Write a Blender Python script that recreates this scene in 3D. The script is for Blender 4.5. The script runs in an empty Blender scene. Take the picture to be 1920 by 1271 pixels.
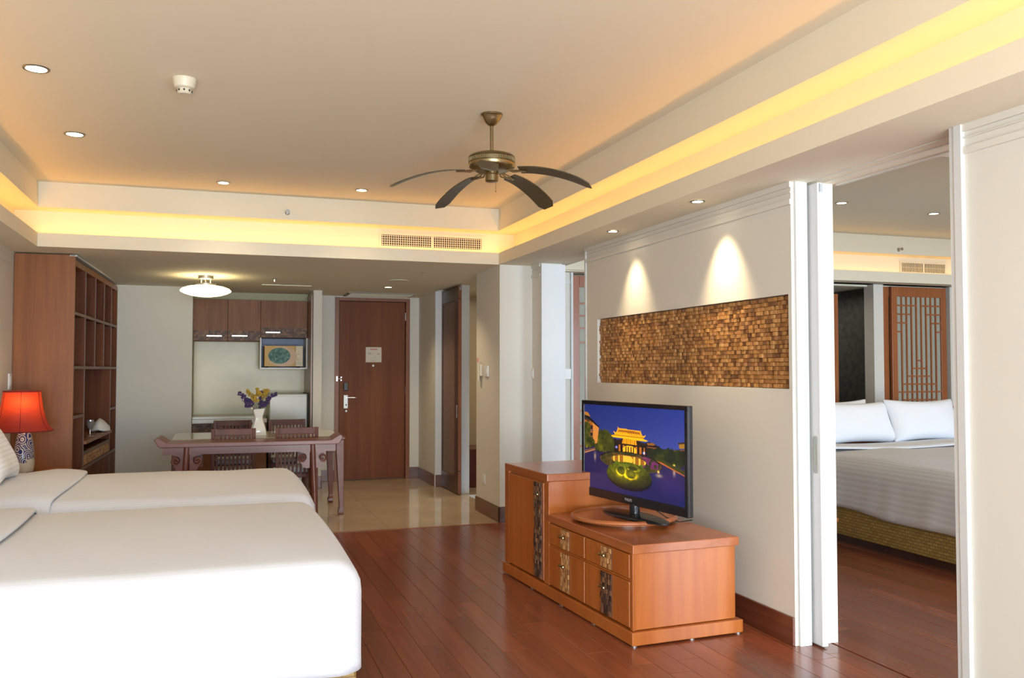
import bpy, bmesh, math, random
import numpy as np
from mathutils import Matrix, Vector
random.seed(7)
R_=math.radians
sc=bpy.context.scene
COL=sc.collection

# ------------------------------------------------------------------ camera
CF=1650.0; CH=1.36; VX,VY=404.0,692.5
PITCH=math.atan((VY-635.5)/CF); YAW=math.atan((960-VX)/math.hypot(CF,VY-635.5))
cam_d=bpy.data.cameras.new('camera'); cam=bpy.data.objects.new('camera',cam_d); COL.objects.link(cam)
cam_d.sensor_width=36; cam_d.lens=36*CF/1920; cam_d.clip_start=0.05; cam_d.clip_end=100
cam.location=(0,0,CH); cam.rotation_euler=(math.pi/2+PITCH,0,-YAW)
sc.camera=cam

# ------------------------------------------------------------------ world, exposure
w=bpy.data.worlds.new('world'); sc.world=w; w.use_nodes=True
w.node_tree.nodes['Background'].inputs[0].default_value=(0.62,0.78,1.0,1); w.node_tree.nodes['Background'].inputs[1].default_value=1.2
sc.view_settings.view_transform='Standard'; sc.view_settings.look='None'
sc.view_settings.gamma=1; sc.view_settings.use_curve_mapping=False
sc.view_settings.exposure=0.34

def area(name,loc,rot,sx,sy,power,col,spread=180):
    l=bpy.data.lights.new(name,'AREA'); l.shape='RECTANGLE'; l.size=sx; l.size_y=sy; l.energy=power; l.color=col; l.spread=R_(spread)
    o=bpy.data.objects.new(name,l); COL.objects.link(o); o.location=loc; o.rotation_euler=rot; return o
DAY=(0.65,0.82,1.0); WARM=(1.0,0.64,0.17)
# daylight through the balcony windows of the two rooms (behind the camera)
area('daylight_main',(0.5,-2.8,1.5),(R_(66),0,0),3.4,2.0,300,DAY)
area('daylight_bedroom',(5.6,-2.8,1.5),(R_(66),0,0),4.2,2.0,520,DAY)
area('ceiling_fill_main',(0.5,-2.85,.45),(R_(132),0,0),3.4,.7,190,(1.0,.93,.82))  # added fill lamp aimed upward to brighten the living room ceiling
area('ceiling_fill_bedroom',(5.6,-2.85,.45),(R_(132),0,0),4.2,.7,140,(1.0,.93,.82))  # same added upward fill for the bedroom ceiling
COVE_STRENGTH=9.5  # luminous tubes hidden in the coves (built with the ceiling below)

# ------------------------------------------------------------------ helpers
def _axes():
    F=Vector((math.sin(YAW)*math.cos(PITCH),math.cos(YAW)*math.cos(PITCH),math.sin(PITCH)))
    Rr=Vector((math.cos(YAW),-math.sin(YAW),0)); return F,Rr,Rr.cross(F)
AF,AR,AU=_axes()
def at(px,py,ax,v):
    """point of the plane ax=v that a photograph pixel shows"""
    d=AF+AR*((px-960)/CF)+AU*((635.5-py)/CF); o=Vector((0,0,CH)); i='XYZ'.index(ax)
    return o+d*((v-o[i])/d[i])

FR={}
def frame(o): return FR.get(o.name,Matrix.Identity(4)) if o else Matrix.Identity(4)
def tag(o,label=None,cat=None,group=None,kind=None):
    if label: o['label']=label
    if cat: o['category']=cat
    if group: o['group']=group
    if kind: o['kind']=kind
    return o
def thing(name,label,cat,loc=(0,0,0),rz=0,group=None):
    o=bpy.data.objects.new(name,None); COL.objects.link(o); o.empty_display_size=.1
    o.location=loc; o.rotation_euler=(0,0,rz)
    FR[o.name]=Matrix.Translation(loc)@Matrix.Rotation(rz,4,'Z')
    return tag(o,label,cat,group)
def copy_tree(o,parent=None):
    c=o.copy(); COL.objects.link(c)
    if parent: c.parent=parent
    for ch in [x for x in o.children]: copy_tree(ch,c)
    return c

class M:
    def __init__(s): s.bm=bmesh.new()
    def quad(s,*p):
        return s.bm.faces.new([s.bm.verts.new(q) for q in p])
    def box(s,x0,x1,y0,y1,z0,z1,rot=None,piv=None):
        vs=[(x,y,z) for x in (x0,x1) for y in (y0,y1) for z in (z0,z1)]
        if rot is not None:
            pv=Vector(piv if piv else ((x0+x1)/2,(y0+y1)/2,(z0+z1)/2)); vs=[pv+rot@(Vector(v)-pv) for v in vs]
        v=[s.bm.verts.new(q) for q in vs]
        for f in ((0,1,3,2),(4,6,7,5),(0,4,5,1),(2,3,7,6),(0,2,6,4),(1,5,7,3)): s.bm.faces.new([v[i] for i in f])
        return s
    def hexa(s,b,t):
        v=[s.bm.verts.new(q) for q in list(b)+list(t)]; n=len(b)
        s.bm.faces.new(v[:n][::-1]); s.bm.faces.new(v[n:])
        for i in range(n): j=(i+1)%n; s.bm.faces.new((v[i],v[j],v[n+j],v[n+i]))
        return s
    def rings(s,rr,cap=True,close=True):
        V=[[s.bm.verts.new(p) for p in r] for r in rr]; n=len(rr[0])
        for a,b in zip(V,V[1:]):
            for i in range(n if close else n-1):
                j=(i+1)%n; s.bm.faces.new((a[i],a[j],b[j],b[i]))
        if cap and close: s.bm.faces.new(V[0][::-1]); s.bm.faces.new(V[-1])
        return s
    def cyl(s,p0,p1,r0,r1=None,n=14):
        p0=Vector(p0);p1=Vector(p1); r1=r0 if r1 is None else r1
        return s.tube([p0,p1],[r0,r1],n)
    def tube(s,pts,r,n=8,ex=1.0):
        pts=[Vector(p) for p in pts]; m=len(pts)
        if not isinstance(r,(list,tuple)): r=[r]*m
        rr=[]; last=None
        for i,p in enumerate(pts):
            t=(pts[min(i+1,m-1)]-pts[max(i-1,0)]).normalized()
            if last is None:
                u=t.cross(Vector((0,0,1)))
                if u.length<1e-3: u=Vector((1,0,0))
            else: u=last-t*last.dot(t)
            u.normalize(); last=u; v=t.cross(u)
            rr.append([p+(u*math.cos(a)+v*math.sin(a)*ex)*r[i] for a in [2*math.pi*k/n for k in range(n)]])
        return s.rings(rr)
    def lathe(s,prof,c=(0,0,0),n=32,sx=1,sy=1,axis='Z'):
        rr=[]
        for r,h in prof:
            ring=[]
            for k in range(n):
                a=2*math.pi*k/n; x,y=max(r,1e-4)*math.cos(a)*sx,max(r,1e-4)*math.sin(a)*sy
                q=(x,y,h) if axis=='Z' else ((x,h,y) if axis=='Y' else (h,x,y))
                ring.append(Vector(c)+Vector(q))
            rr.append(ring)
        if prof[0][0]>.0015 and prof[-1][0]>.0015 and abs(prof[0][0]-prof[-1][0])<1e-6: return s.rings(rr+[rr[0]] if False else rr,cap=False)
        return s.rings(rr)
    def prism(s,pts,plane,a,b):
        f={'XZ':lambda p,h:(p[0],h,p[1]),'YZ':lambda p,h:(h,p[0],p[1]),'XY':lambda p,h:(p[0],p[1],h)}[plane]
        return s.hexa([f(p,a) for p in pts],[f(p,b) for p in pts])
    def ball(s,c,r,sub=1,sc_=(1,1,1)):
        g=bmesh.ops.create_icosphere(s.bm,subdivisions=sub,radius=r)
        bmesh.ops.scale(s.bm,vec=sc_,verts=g['verts']); bmesh.ops.translate(s.bm,vec=c,verts=g['verts']); return s
    def out(s,name,mat,parent=None,world=True,smooth=False,bev=0,seg=2,origin=None,label=None,cat=None,group=None,kind=None,sub=0):
        bmesh.ops.recalc_face_normals(s.bm,faces=s.bm.faces[:])
        if parent is not None and world: s.bm.transform(frame(parent).inverted())
        if origin is not None: s.bm.transform(Matrix.Translation(Vector(origin)).inverted())
        me=bpy.data.meshes.new(name); s.bm.to_mesh(me); s.bm.free()
        if smooth:
            me.polygons.foreach_set('use_smooth',[True]*len(me.polygons)); me.set_sharp_from_angle(angle=R_(40 if smooth is True else smooth))
        if mat: me.materials.append(mat)
        o=bpy.data.objects.new(name,me); COL.objects.link(o)
        if origin is not None: o.location=origin
        if parent is not None:
            o.parent=parent; FR[o.name]=frame(parent)
        if bev:
            b=o.modifiers.new('bevel','BEVEL'); b.width=bev; b.segments=seg; b.limit_method='ANGLE'; b.angle_limit=R_(40)
        if sub:
            b=o.modifiers.new('subsurf','SUBSURF'); b.levels=sub; b.render_levels=sub
        return tag(o,label,cat,group,kind)
def struct(name,m,mat,**k):
    k.setdefault('kind','structure'); return m.out(name,mat,**k)

# ------------------------------------------------------------------ materials
def nm(name):
    m=bpy.data.materials.new(name); m.use_nodes=True; nt=m.node_tree; return m,nt,nt.nodes['Principled BSDF']
def pm(name,c,rough=.5,metal=0,coat=0,bump=0,bscale=200,emis=None,estr=0,spec=None,var=0,vscale=3):
    m,nt,b=nm(name); b.inputs['Base Color'].default_value=(*c,1); b.inputs['Roughness'].default_value=rough
    b.inputs['Metallic'].default_value=metal; b.inputs['Coat Weight'].default_value=coat
    if spec is not None: b.inputs['Specular IOR Level'].default_value=spec
    if emis: b.inputs['Emission Color'].default_value=(*emis,1); b.inputs['Emission Strength'].default_value=estr
    if bump or var:
        tc=nt.nodes.new('ShaderNodeTexCoord')
    if bump:
        n=nt.nodes.new('ShaderNodeTexNoise'); n.inputs['Scale'].default_value=bscale; n.inputs['Detail'].default_value=4
        nt.links.new(tc.outputs['Object'],n.inputs['Vector'])
        bp=nt.nodes.new('ShaderNodeBump'); bp.inputs['Strength'].default_value=bump; bp.inputs['Distance'].default_value=.002
        nt.links.new(n.outputs['Fac'],bp.inputs['Height']); nt.links.new(bp.outputs['Normal'],b.inputs['Normal'])
    if var:
        n=nt.nodes.new('ShaderNodeTexNoise'); n.inputs['Scale'].default_value=vscale; n.inputs['Detail'].default_value=5
        nt.links.new(tc.outputs['Object'],n.inputs['Vector'])
        r=nt.nodes.new('ShaderNodeValToRGB'); e=r.color_ramp.elements
        e[0].position=.3; e[0].color=(*[x*(1-var) for x in c],1); e[1].position=.7; e[1].color=(*[min(1,x*(1+var)) for x in c],1)
        nt.links.new(n.outputs['Fac'],r.inputs[0]); nt.links.new(r.outputs[0],b.inputs['Base Color'])
    return m
def wood(name,c1,c2,axis='Z',rough=.35,coat=.2,scale=1.0,rnd=0.0,bump=.08,spec=.5):
    m,nt,b=nm(name); N=nt.nodes.new; L=nt.links.new
    tc=N('ShaderNodeTexCoord'); mp=N('ShaderNodeMapping'); s={'X':(1.2,22,22),'Y':(22,1.2,22),'Z':(22,22,1.2)}[axis]
    mp.inputs['Scale'].default_value=[k*scale for k in s]
    oi=N('ShaderNodeObjectInfo'); ml=N('ShaderNodeVectorMath'); ml.operation='MULTIPLY_ADD'
    cv=N('ShaderNodeCombineXYZ'); [L(oi.outputs['Random'],cv.inputs[i]) for i in range(3)]
    ml.inputs[1].default_value=(17,31,13); L(cv.outputs[0],ml.inputs[0]); L(tc.outputs['Object'],ml.inputs[2])
    L(ml.outputs[0],mp.inputs['Vector'])
    n=N('ShaderNodeTexNoise'); n.inputs['Scale'].default_value=1.6; n.inputs['Detail'].default_value=7; n.inputs['Roughness'].default_value=.62; n.inputs['Distortion'].default_value=.5
    L(mp.outputs[0],n.inputs['Vector'])
    n2=N('ShaderNodeTexNoise'); n2.inputs['Scale'].default_value=.5; n2.inputs['Detail'].default_value=3; L(mp.outputs[0],n2.inputs['Vector'])
    mx=N('ShaderNodeMath'); mx.operation='MULTIPLY_ADD'; mx.inputs[1].default_value=.5; L(n.outputs['Fac'],mx.inputs[0])
    h2=N('ShaderNodeMath'); h2.operation='MULTIPLY'; h2.inputs[1].default_value=.5; L(n2.outputs['Fac'],h2.inputs[0]); L(h2.outputs[0],mx.inputs[2])
    r=N('ShaderNodeValToRGB'); e=r.color_ramp.elements; e[0].position=.36; e[0].color=(*c1,1); e[1].position=.64; e[1].color=(*c2,1)
    L(mx.outputs[0],r.inputs[0])
    col=r.outputs[0]
    if rnd:
        hs=N('ShaderNodeHueSaturation'); mr=N('ShaderNodeMapRange'); mr.inputs['To Min'].default_value=1-rnd; mr.inputs['To Max'].default_value=1+rnd
        L(oi.outputs['Random'],mr.inputs['Value']); L(mr.outputs[0],hs.inputs['Value']); L(col,hs.inputs['Color']); col=hs.outputs[0]
    L(col,b.inputs['Base Color']); b.inputs['Roughness'].default_value=rough; b.inputs['Coat Weight'].default_value=coat; b.inputs['Coat Roughness'].default_value=.15
    b.inputs['Specular IOR Level'].default_value=spec
    bp=N('ShaderNodeBump'); bp.inputs['Strength'].default_value=bump; bp.inputs['Distance'].default_value=.001; L(n.outputs['Fac'],bp.inputs['Height']); L(bp.outputs[0],b.inputs['Normal'])
    return m
def island(name,cols,rough=.5,bump=0):
    """colour picked per loose piece"""
    m,nt,b=nm(name); N=nt.nodes.new; L=nt.links.new
    g=N('ShaderNodeNewGeometry'); r=N('ShaderNodeValToRGB'); r.color_ramp.interpolation='CONSTANT'
    e=r.color_ramp.elements; k=len(cols)
    while len(e)<k: e.new(.5)
    for i,c in enumerate(cols): e[i].position=i/k; e[i].color=(*c,1)
    L(g.outputs['Random Per Island'],r.inputs[0])
    tc=N('ShaderNodeTexCoord'); n=N('ShaderNodeTexNoise'); n.inputs['Scale'].default_value=60; n.inputs['Detail'].default_value=4; L(tc.outputs['Object'],n.inputs['Vector'])
    mr=N('ShaderNodeMapRange'); mr.inputs['To Min'].default_value=.6; mr.inputs['To Max'].default_value=1.35; L(n.outputs['Fac'],mr.inputs['Value'])
    hs=N('ShaderNodeHueSaturation'); L(mr.outputs[0],hs.inputs['Value']); L(r.outputs[0],hs.inputs['Color']); L(hs.outputs[0],b.inputs['Base Color'])
    b.inputs['Roughness'].default_value=rough
    return m
def emit(name,c,s):
    m,nt,b=nm(name); b.inputs['Base Color'].default_value=(*[min(1,x) for x in c],1); b.inputs['Emission Color'].default_value=(*c,1); b.inputs['Emission Strength'].default_value=s; return m
def fabric(name,c,axis='Y',period=.02,stripe=.06,rough=.85,bump=.10,fold=0):
    m,nt,b=nm(name); N=nt.nodes.new; L=nt.links.new
    tc=N('ShaderNodeTexCoord'); w_=N('ShaderNodeTexWave'); w_.bands_direction='X'; w_.inputs['Scale'].default_value=1/period/ (2*math.pi)*2; w_.inputs['Distortion'].default_value=.15
    dt=N('ShaderNodeVectorMath'); dt.operation='DOT_PRODUCT'; dt.inputs[1].default_value={'Y':(0,1,1),'X':(1,0,1),'Z':(0,0,1)}[axis]
    L(tc.outputs['Object'],dt.inputs[0]); cbx=N('ShaderNodeCombineXYZ'); L(dt.outputs['Value'],cbx.inputs[0]); L(cbx.outputs[0],w_.inputs['Vector'])
    r=N('ShaderNodeValToRGB'); e=r.color_ramp.elements; e[0].position=.35; e[0].color=(*[x*(1-stripe) for x in c],1); e[1].position=.65; e[1].color=(*c,1)
    L(w_.outputs['Fac'],r.inputs[0]); L(r.outputs[0],b.inputs['Base Color']); b.inputs['Roughness'].default_value=rough; b.inputs['Sheen Weight'].default_value=.15
    n=N('ShaderNodeTexNoise'); n.inputs['Scale'].default_value=600; L(tc.outputs['Object'],n.inputs['Vector'])
    ad=N('ShaderNodeMath'); ad.operation='MULTIPLY_ADD'; ad.inputs[1].default_value=.3; L(n.outputs['Fac'],ad.inputs[0]); L(w_.outputs['Fac'],ad.inputs[2])
    bp=N('ShaderNodeBump'); bp.inputs['Strength'].default_value=bump; bp.inputs['Distance'].default_value=.0015; L(ad.outputs[0],bp.inputs['Height']); L(bp.outputs[0],b.inputs['Normal'])
    return m
WALL=pm('wall_paint',(.70,.68,.61),.85,bump=.05,bscale=300)
WHITE=pm('white_trim',(.66,.68,.68),.45)
CEIL=pm('ceiling_paint',(.77,.72,.57),.9)
BEIGEWALL=pm('bathroom_tile',(.55,.45,.30),.3)
TILE=pm('stone_floor',(.50,.40,.28),.06,var=.10,vscale=2.2,spec=.5)
PLANK=wood('floor_wood',(.19,.050,.023),(.265,.076,.034),'Y',rough=.24,coat=.15,rnd=.16,bump=.012,scale=.55)
BASEW=wood('baseboard_wood',(.095,.026,.013),(.165,.05,.024),'Y',rough=.3)
BASEX=wood('baseboard_wood_x',(.085,.026,.015),(.15,.05,.026),'X',rough=.3)
CABW=wood('cabinet_wood',(.37,.095,.015),(.50,.155,.028),'Z',rough=.3,coat=.25,rnd=.05,bump=.04,scale=.6)
CABT=wood('cabinet_top_wood',(.32,.085,.024),(.44,.14,.042),'Y',rough=.28,coat=.3,bump=.03,scale=.6)
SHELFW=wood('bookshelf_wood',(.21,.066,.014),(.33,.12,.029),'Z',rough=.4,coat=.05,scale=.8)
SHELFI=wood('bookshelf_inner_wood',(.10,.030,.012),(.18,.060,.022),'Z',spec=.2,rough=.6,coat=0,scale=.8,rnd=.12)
SHELFE=pm('bookshelf_edge',(.20,.13,.10),.5)
DOORW=wood('door_wood',(.15,.042,.012),(.22,.072,.020),'Z',rough=.5,coat=0,scale=.7,spec=.25)
FRAMEW=wood('door_frame_wood',(.20,.065,.022),(.29,.10,.035),'Z',rough=.4,coat=.05)
DARKW=wood('dark_wood',(.045,.016,.010),(.085,.030,.018),'Z',rough=.35)
TABLEW=wood('rosewood',(.14,.042,.026),(.21,.070,.044),'X',rough=.35,coat=.05)
CHAIRW=wood('chair_wood',(.10,.028,.014),(.17,.052,.026),'Z',rough=.42,coat=.0,spec=.3)
KITW=wood('kitchen_wood',(.19,.085,.042),(.29,.14,.075),'Z',rough=.5,coat=0,scale=.9,spec=.25)
LATW=wood('lattice_wood',(.28,.075,.016),(.38,.12,.03),'Z',rough=.4)
MOS=island('wood_mosaic',[(.48,.235,.07),(.42,.20,.058),(.55,.285,.095),(.27,.115,.035),(.46,.215,.062),(.50,.25,.08),(.36,.16,.05),(.44,.21,.08),(.20,.085,.03)],.55)
MOSD=island('dark_mosaic',[(.06,.03,.02),(.14,.06,.03),(.22,.10,.045),(.04,.022,.016),(.28,.14,.06),(.10,.045,.025),(.18,.10,.06)],.5)
MOSG=island('gold_mosaic',[(.55,.27,.09),(.42,.20,.07),(.62,.34,.13),(.26,.11,.04),(.50,.24,.08)],.5)
STEEL=pm('steel',(.40,.395,.38),.42,1); CHROME=pm('chrome',(.60,.60,.60),.22,1)
BRASS=pm('antique_brass',(.30,.24,.13),.32,1); BLADE=wood('fan_blade_wood',(.050,.038,.018),(.078,.060,.030),'X',rough=.42,coat=.1)
BLACK=pm('black_plastic',(.012,.013,.015),.22); BLACKM=pm('black_matte',(.01,.01,.01),.6)
PLAST=pm('cream_plastic',(.70,.66,.52),.4); PLASTW=pm('white_plastic',(.80,.80,.77),.35)
LINEN=fabric('white_linen',(.69,.72,.78),'Y',.022,.035)
LINENX=fabric('striped_linen',(.70,.68,.68),'X',.045,.10)
PILLOWM=fabric('pillow_cotton',(.86,.87,.89),'Z',.022,.04)
PILLOWP=pm('pillow_plain',(.84,.86,.90),.85)
# ------------------------------------------------------------------ room shell
XR,XL=2.72,-1.528; ZS=2.30; ZC=2.80; YB=7.5; YW=-3.0
# floors
m=M().box(-1.6,2.9,YW,7.47,-.06,-.012); floor=struct('floor',m,DARKW)
m=M().box(-1.6,2.6,7.47,11.3,-.06,-.012); floor_t=struct('floor.001',m,pm('grout',(.30,.23,.15),.6))
m=M().box(2.9,9.3,YW,9.6,-.06,-.012); floor2=struct('floor.002',m,DARKW)
m=M().box(2.6,4.6,9.25,11.3,-.06,-.002); struct('floor.003',m,TILE)
PW,PL=.122,.92
def plank_mesh(L):
    b=M(); b.box(.0006,PW-.0006,.0006,L-.0006,-.012,0)
    bmesh.ops.bevel(b.bm,geom=[e for e in b.bm.edges if all(v.co.z>-.001 for v in e.verts)],offset=.0012,segments=1,affect='EDGES')
    me=bpy.data.meshes.new('plank'); b.bm.to_mesh(me); b.bm.free(); me.materials.append(PLANK); return me
def planks(parent,x0,x1,y0,y1,vx,vy0,vy1,nm_='plank'):
    """rows along Y; pieces inside the window the photo shows are objects, the rest one joined part"""
    me=plank_mesh(PL); rest=M(); rg=random.Random(3); n=0
    x=x0; row=0
    while x<x1-.01:
        y=y0-rg.random()*PL
        while y<y1:
            a=max(y,y0); b=min(y+PL,y1)
            if b-a>.03:
                if vx[0]<=x<vx[1] and a<vy1 and b>vy0 and n<290:
                    o=bpy.data.objects.new(nm_,me); COL.objects.link(o); o.location=(x,a,0); o.scale=(1,(b-a)/PL,1); o.parent=parent; n+=1
                else: rest.box(x+.0006,min(x+PW,x1)-.0006,a+.0006,b-.0006,-.012,0)
            y+=PL
        x+=PW; row+=1
    rest.out(nm_+'s',PLANK,parent,kind='stuff')
planks(floor,-1.6,2.9,YW,7.455,(.40,2.9),2.5,7.45)
planks(floor2,2.9+.028,9.3,YW,8.3,(2.9,5.2),2.2,6.3)
m=M().box(1.0-2.55,2.42,7.455,7.485,-.012,.002); m.out('threshold_strip',FRAMEW,floor)
b=M().box(.001,.999,.001,.849,-.012,0)
me=bpy.data.meshes.new('tile'); bmesh.ops.recalc_face_normals(b.bm,faces=b.bm.faces[:]); b.bm.to_mesh(me); b.bm.free(); me.materials.append(TILE)
for i in range(5):
    for j in range(5):
        x=-1.58+i; y=7.486+j*.85
        if x<2.5 and y<11.2:
            o=bpy.data.objects.new('tile',me); COL.objects.link(o); o.location=(x,y,0); o.parent=floor_t
            o.scale=(min(1,(2.6-x)/1),1,1)
# ceilings
m=M().box(XL-.1,3.0,YW,8.0,ZC,ZC+.12); struct('ceiling',m,CEIL)
m=M().box(3.0,9.3,YW,8.0,ZC,ZC+.12); struct('ceiling.001',m,CEIL)
# mid bands (main room: back, right, left, front)
m=M(); m.box(XL-.1,2.62,YB,YB+.24,2.605,ZC); m.box(2.40,2.66,-2.4,YB,2.605,ZC); m.box(XL-.1,-1.30,-2.4,YB,2.605,ZC); m.box(XL-.1,2.66,YW,-2.4,2.605,ZC)
struct('trim_1',m,CEIL)
# recess back faces
m=M(); m.box(XL,2.7,7.70,7.74,2.31,2.61); m.box(2.61,2.66,-2.6,7.72,2.31,2.61); m.box(XL-.1,-1.50,-2.6,7.72,2.31,2.61); m.box(XL,2.7,-2.7,-2.6,2.31,2.61)
struct('trim_2',m,CEIL)
# lip and soffits: the entry soffit slopes two centimetres
m=M()
m.hexa([(XL-.1,YB,2.30),(XL-.1,11.4,2.257),(2.44,11.4,2.257),(2.44,YB,2.30)],[(XL-.1,YB,2.33),(XL-.1,11.4,2.60),(2.44,11.4,2.60),(2.44,YB,2.33)])
m.box(XL-.1,2.43,YB,YB+.03,2.33,2.405)
m.box(2.40,3.0,-2.4,YB,2.30,2.33); m.box(2.40,2.43,-2.4,YB,2.33,2.405)
m.box(XL-.1,-1.30,-2.4,YB,2.30,2.33); m.box(-1.33,-1.30,-2.4,YB,2.33,2.405)
m.box(XL-.1,3.0,YW,-2.4,2.30,2.33); m.box(XL-.1,2.43,-2.43,-2.4,2.33,2.405)
m.box(2.44,3.0,YB,7.7,2.30,2.33); m.box(2.44,4.6,7.7,11.4,2.29,2.40)
m.box(2.66,3.0,YW,7.9,2.33,ZC)
struct('trim_3',m,CEIL)
# bedroom coves
m=M(); m.box(3.0,9.3,7.66,7.86,2.607,ZC); m.box(3.0,9.3,7.86,8.0,2.30,2.62); m.box(3.0,9.3,7.66,7.69,2.33,2.41); m.box(3.0,9.3,7.66,8.0,2.30,2.33)
m.box(3.0,9.3,YW,3.05,2.30,ZC); m.box(8.6,9.3,3.0,7.7,2.30,ZC)
struct('trim_4',m,CEIL)
m=M().box(3.0,9.3,8.0,9.6,2.28,2.4); struct('ceiling.002',m,CEIL)
# luminous tubes
COVE=emit('cove_tube',(1.0,.51,.13),COVE_STRENGTH); COVE2=emit('cove_tube_bedroom',(1.0,.58,.20),COVE_STRENGTH*.6)
def tube_light(p0,p1,mat,label):
    p0=Vector(p0);p1=Vector(p1);n=int((p1-p0).length/.4)
    M().tube([p0.lerp(p1,i/n) for i in range(n+1)],.011,8).out('cove_light_tube',mat,label=label,cat='light',smooth=True)
tube_light((-1.35,7.60,2.375),(2.50,7.60,2.375),COVE,'warm light tube hidden in the cove along the entry side of the living room')
tube_light((2.505,-2.3,2.375),(2.505,7.55,2.375),COVE,'warm light tube hidden in the cove above the television wall')
tube_light((-1.405,-2.3,2.375),(-1.405,7.55,2.375),COVE,'warm light tube hidden in the cove above the bed heads')
tube_light((3.1,7.78,2.375),(8.5,7.78,2.375),COVE2,'warm light tube in the cove above the lattice doors of the bedroom')

# walls
def wallbox(name,boxes,mat=WALL,**k):
    m=M(); [m.box(*b) for b in boxes]; return struct(name,m,mat,**k)
wallbox('wall_left',[(XL-.1,XL,YW,11.3,0,ZS+.35)])
m=M(); m.box(XL,XL+.006,YW,7.8,2.185,2.21); m.box(XL,XL+.004,YW,7.8,2.145,2.165); struct('trim_5',m,WALL)
# television wall with the recess for the wood mosaic and the pocket for the sliding panel
RY0,RY1,RZ0,RZ1=3.733,6.065,1.262,1.738
wl=wallbox('wall_right',[(XR,2.80,3.706,RY0,0,ZS),(XR,2.80,RY1,6.27,0,ZS),(XR,2.80,RY0,RY1,0,RZ0),(XR,2.80,RY0,RY1,RZ1,ZS),(2.765,2.80,RY0,RY1,RZ0,RZ1),(2.88,2.96,3.69,6.27,0,ZS),(2.80,2.88,6.23,6.27,0,ZS)])
wallbox('wall_right.001',[(XR,2.80,YW,2.66,0,ZS),(2.88,2.96,YW,2.66,0,ZS),(2.80,2.88,2.60,2.66,0,ZS)])
wallbox('wall_right.002',[(XR,2.92,7.27,7.75,0,ZS),(2.41,2.92,YB,8.24,0,ZS)])
def rails(name,x,y0,y1,s=-1):
    m=M(); a,b=(x-.011,x) if s<0 else (x,x+.006)
    m.box(a,b,y0,y1,2.186,2.212); m.box(a+.002,b,y0,y1,2.245,2.25); m.box(x-.012,x,y0,y1,2.272,ZS); struct(name,m,WALL)
rails('trim_6',XR,3.70,6.25); rails('trim_7',XR,YW,2.625); rails('trim_8',XR,7.29,7.5)
# white casings
m=M(); m.box(2.738,2.806,3.690,3.706,0,ZS); struct('trim_9',m,WHITE)
m=M(); m.box(2.71,2.735,6.262,6.285,0,ZS); struct('trim_10',m,WHITE)
m=M(); m.box(2.705,2.97,2.66,2.685,0,ZS); m.box(2.70,2.72,2.625,2.66,0,ZS); struct('trim_11',m,WHITE)
m=M(); m.box(2.715,2.94,7.245,7.27,0,ZS-.01); struct('trim_12',m,WHITE)
m=M(); m.box(2.98,3.0,2.66,3.69,ZS-.006,ZS); m.box(2.80,2.805,2.66,3.69,ZS-.004,ZS); m.box(2.88,2.885,2.66,3.69,ZS-.004,ZS); struct('trim_13',m,WALL)
# entry, kitchen and bathroom walls
wallbox('wall_back',[(XL,-.245,10.3,11.3,0,ZS+.1),(1.06,1.158,10.3,11.3,0,ZS+.1),(-.245,1.06,11.12,11.3,0,ZS+.1),(1.158,1.385,10.9,11.3,0,ZS+.1),(2.305,2.6,10.9,11.3,0,ZS+.1),(1.38,2.31,10.9,11.3,2.245,ZS+.1),(1.3,2.4,11.0,11.3,0,ZS)])
wallbox('wall_hall',[(2.43,2.55,10.03,10.95,0,ZS+.05),(2.56,2.66,9.37,10.0,0,ZS)])
m=M(); m.box(2.425,2.555,10.0,10.035,.0,ZS-.03); m.box(2.565,2.655,9.355,9.37,0,ZS); struct('trim_14',m,WHITE)
wallbox('wall_bathroom',[(2.55,4.6,10.7,10.8,0,ZS),(4.5,4.6,8.24,10.8,0,ZS),(2.92,4.6,8.14,8.24,0,ZS)],BEIGEWALL)
# bedroom walls
wallbox('wall_bedroom',[(3.0,3.245,7.82,7.95,0,ZS),(4.25,6.2,7.9,8.0,0,ZS),(6.865,6.995,7.9,8.05,0,ZS),(7.93,9.3,7.9,8.0,0,ZS),(9.2,9.3,YW,8.0,0,ZC),(2.92,3.05,7.7,7.95,0,ZS)])
rails2=M(); rails2.box(3.0,3.24,7.812,7.82,2.186,2.212); rails2.box(3.225,3.247,7.80,7.83,0,ZS); struct('trim_15',rails2,WHITE)
DARKST=pm('dark_stone',(.09,.095,.085),.5,var=.3,vscale=14)
area('closet_fill',(6.4,8.7,2.2),(0,0,0),.3,.3,3,(1,.9,.75))  # unseen fill lamp, added to lift the dark closet walls
wallbox('wall_closet',[(5.0,8.0,9.3,9.4,0,2.3),(5.0,5.1,8.0,9.4,0,2.3),(7.0,7.05,8.05,9.4,0,2.3)],DARKST)
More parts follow.
